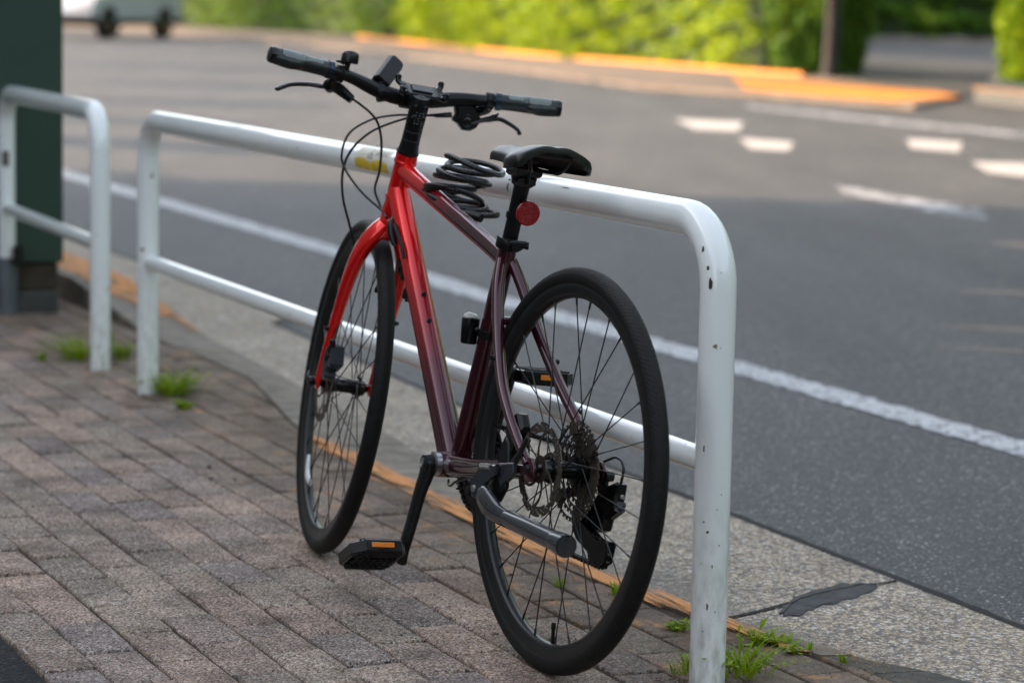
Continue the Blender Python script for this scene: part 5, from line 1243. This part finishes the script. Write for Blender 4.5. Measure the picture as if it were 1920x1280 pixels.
weed(*gp_(77, 675), .025, .025, 22, 'tiny weed left of the second rail post, apart on the bricks', .5, seed=15)
weed(*gp_(1392, 1262), .105, .048, 44, 'tallest grassy weed right of the near rail post', 1.1, seed=16)
weed(*gp_(1290, 1262), .055, .026, 20, 'grass tuft left of the foot of the near rail post', .8, seed=17)
weed(*gp_(1272, 1180), .035, .014, 34, 'small flat weed left of the near rail post', .8, seed=18)
weed(*gp_(1455, 1203), .045, .012, 34, 'flat rosette of leaves right of the near rail post', 1, seed=19)
weed(*gp_(1488, 1222), .020, .012, 18, 'small seedling on the brick edge, further right than the rosette', 1, seed=20)
weed(*gp_(1518, 1218), .018, .014, 12, 'little starry seedling on the gutter edge', .2, seed=21)
weed(*gp_(1580, 1242), .015, .012, 10, 'lone seedling nearest the dark kerb slab', .3, seed=22)
weed(*gp_(1425, 1205), .04, .022, 30, 'weed between the tall grass and the rosette', .6, seed=26)
weed(*gp_(1050, 1098), .025, .020, 14, 'grass blades seen through the rear wheel', .1, seed=23)
weed(*gp_(1158, 1115), .022, .020, 14, 'grass blades behind the right side of the rear tyre', .3, seed=24)
weed(*gp_(205, 640), .03, .03, 20, 'faint weed behind the second rail post', .5, seed=25)
# debris: pebbles and bits lying on the bricks
for i, (x, y, r, lab) in enumerate(((393, 876, .006, 'black pebble on the bricks left of the front wheel'), (395, 897, .0055, 'black pebble below another, left of the front wheel'), (440, 899, .004, 'small dark pebble left of the front wheel'), (958, 1077, .0045, 'dark pebble seen through the rear wheel, on the left'), (1100, 1098, .003, 'small dark pebble seen through the rear wheel, on the right'), (702, 1151, .003, 'tiny dark pebble below the left pedal'), (752, 1190, .003, 'tiny dark pebble on the bricks between the wheels'))):
    q = MB(); rng = random.Random(i); p = gp_(x, y)
    prof = [(0, .0001), (r*.1, r*.8), (r*.5, r), (r*.9, r*.7), (r*1.1, .0001)]; q.lathe((0, 0, 0), (0, 0, 1), prof, 9)
    q.v = [(v[0]*rng.uniform(.8, 1.25), v[1]*rng.uniform(.75, 1.1), v[2]*.8) for v in q.v]
    o = q.build('pebble', MT['crack'], None, smooth=False); o.location = rw(*p, -.001); tag(o, lab, 'pebble', 'pebbles on the bricks')
q = MB(); q.add([(0, 0, 0), (.014, .006, .002), (.030, .002, .001), (.014, -.006, .002)], [[0, 3, 2, 1]]); o = q.build('dry_leaf', MT['orange_far'], None, smooth=False); o.location = rw(*gp_(1448, 1188), -.004); tag(o, 'small orange leaf on the gutter right of the near rail post', 'leaf')
q = MB(); q.add([(0, 0, 0), (.008, .004, .006), (.018, .010, .024), (.002, .006, .014)], [[0, 3, 2, 1]]); q.tube([(0, 0, -.002), (.004, .002, .01)], .0008, 5); o = q.build('green_leaf', MT['weed'], None, smooth=False); o.location = rw(*gp_(1424, 1176), -.004); tag(o, 'small upright green leaf on the gutter right of the near rail post', 'leaf')

def grit():
    rng = np.random.default_rng(21); V = []; F = []
    def bit(p, r, fl):
        b = len(V); k = 5; a0 = rng.random()*6.28
        V.append((p.x, p.y, p.z+r*fl))
        for i in range(k):
            a = a0+2*PI*i/k; rr = r*rng.uniform(.6, 1.3); V.append((p.x+math.cos(a)*rr, p.y+math.sin(a)*rr*.8, p.z-.0004))
        for i in range(k): F.append((b, b+1+i, b+1+(i+1) % k))
    for _ in range(2600):
        s_ = rng.uniform(-.6, 5.5); q = rng.random()
        n_ = e1(s_)+rng.normal(0, .035) if q < .62 else e1(s_)-abs(rng.normal(0, .30))
        bit(rw(s_, n_, .0012), rng.uniform(.0008, .0028), rng.uniform(.3, .9))
    for px, py in ((277, 742), (1328, 1280), (188, 692)):
        g = gp_(px, py)
        for _ in range(160): bit(rw(g[0]+rng.normal(0, .05), g[1]+rng.normal(0, .045), .001), rng.uniform(.001, .003), .6)
    me = bpy.data.meshes.new('grit'); me.from_pydata(V, [], F); me.materials.append(simple('brown_grit', (.10, .065, .035), .95, 0, .6, 120)); me.validate()
    o = bpy.data.objects.new('grit', me); COL.objects.link(o); o['kind'] = 'stuff'
grit()
def moss():
    rng = np.random.default_rng(5); V = []; F = []
    for (x, y, wx, wn, k) in ((1600, 1232, .10, .03, 500), (1390, 1185, .04, .03, 260), (1270, 1190, .05, .03, 200), (940, 1125, .08, .06, 420), (1130, 1120, .10, .02, 200), (860, 1010, .12, .05, 250), (400, 740, .15, .05, 200), (520, 870, .15, .04, 200)):
        g = gp_(x, y)
        for _ in range(k):
            p = rw(g[0]+rng.normal(0, wx), g[1]+rng.normal(0, wn), .0005); b = len(V); a = rng.random()*6.28; L = rng.uniform(.003, .010); d = (math.cos(a)*L, math.sin(a)*L); w = .0007
            V.extend([(p.x-d[1]/L*w, p.y+d[0]/L*w, p.z), (p.x+d[1]/L*w, p.y-d[0]/L*w, p.z), (p.x+d[0], p.y+d[1], p.z+rng.uniform(0, .003))]); F.append((b, b+1, b+2))
    me = bpy.data.meshes.new('dry_moss'); me.from_pydata(V, [], F); me.materials.append(simple('rusty_moss', (.30, .15, .035), .95, 0, .5, 90)); me.validate()
    o = bpy.data.objects.new('dry_moss', me); COL.objects.link(o); o['kind'] = 'stuff'
moss()
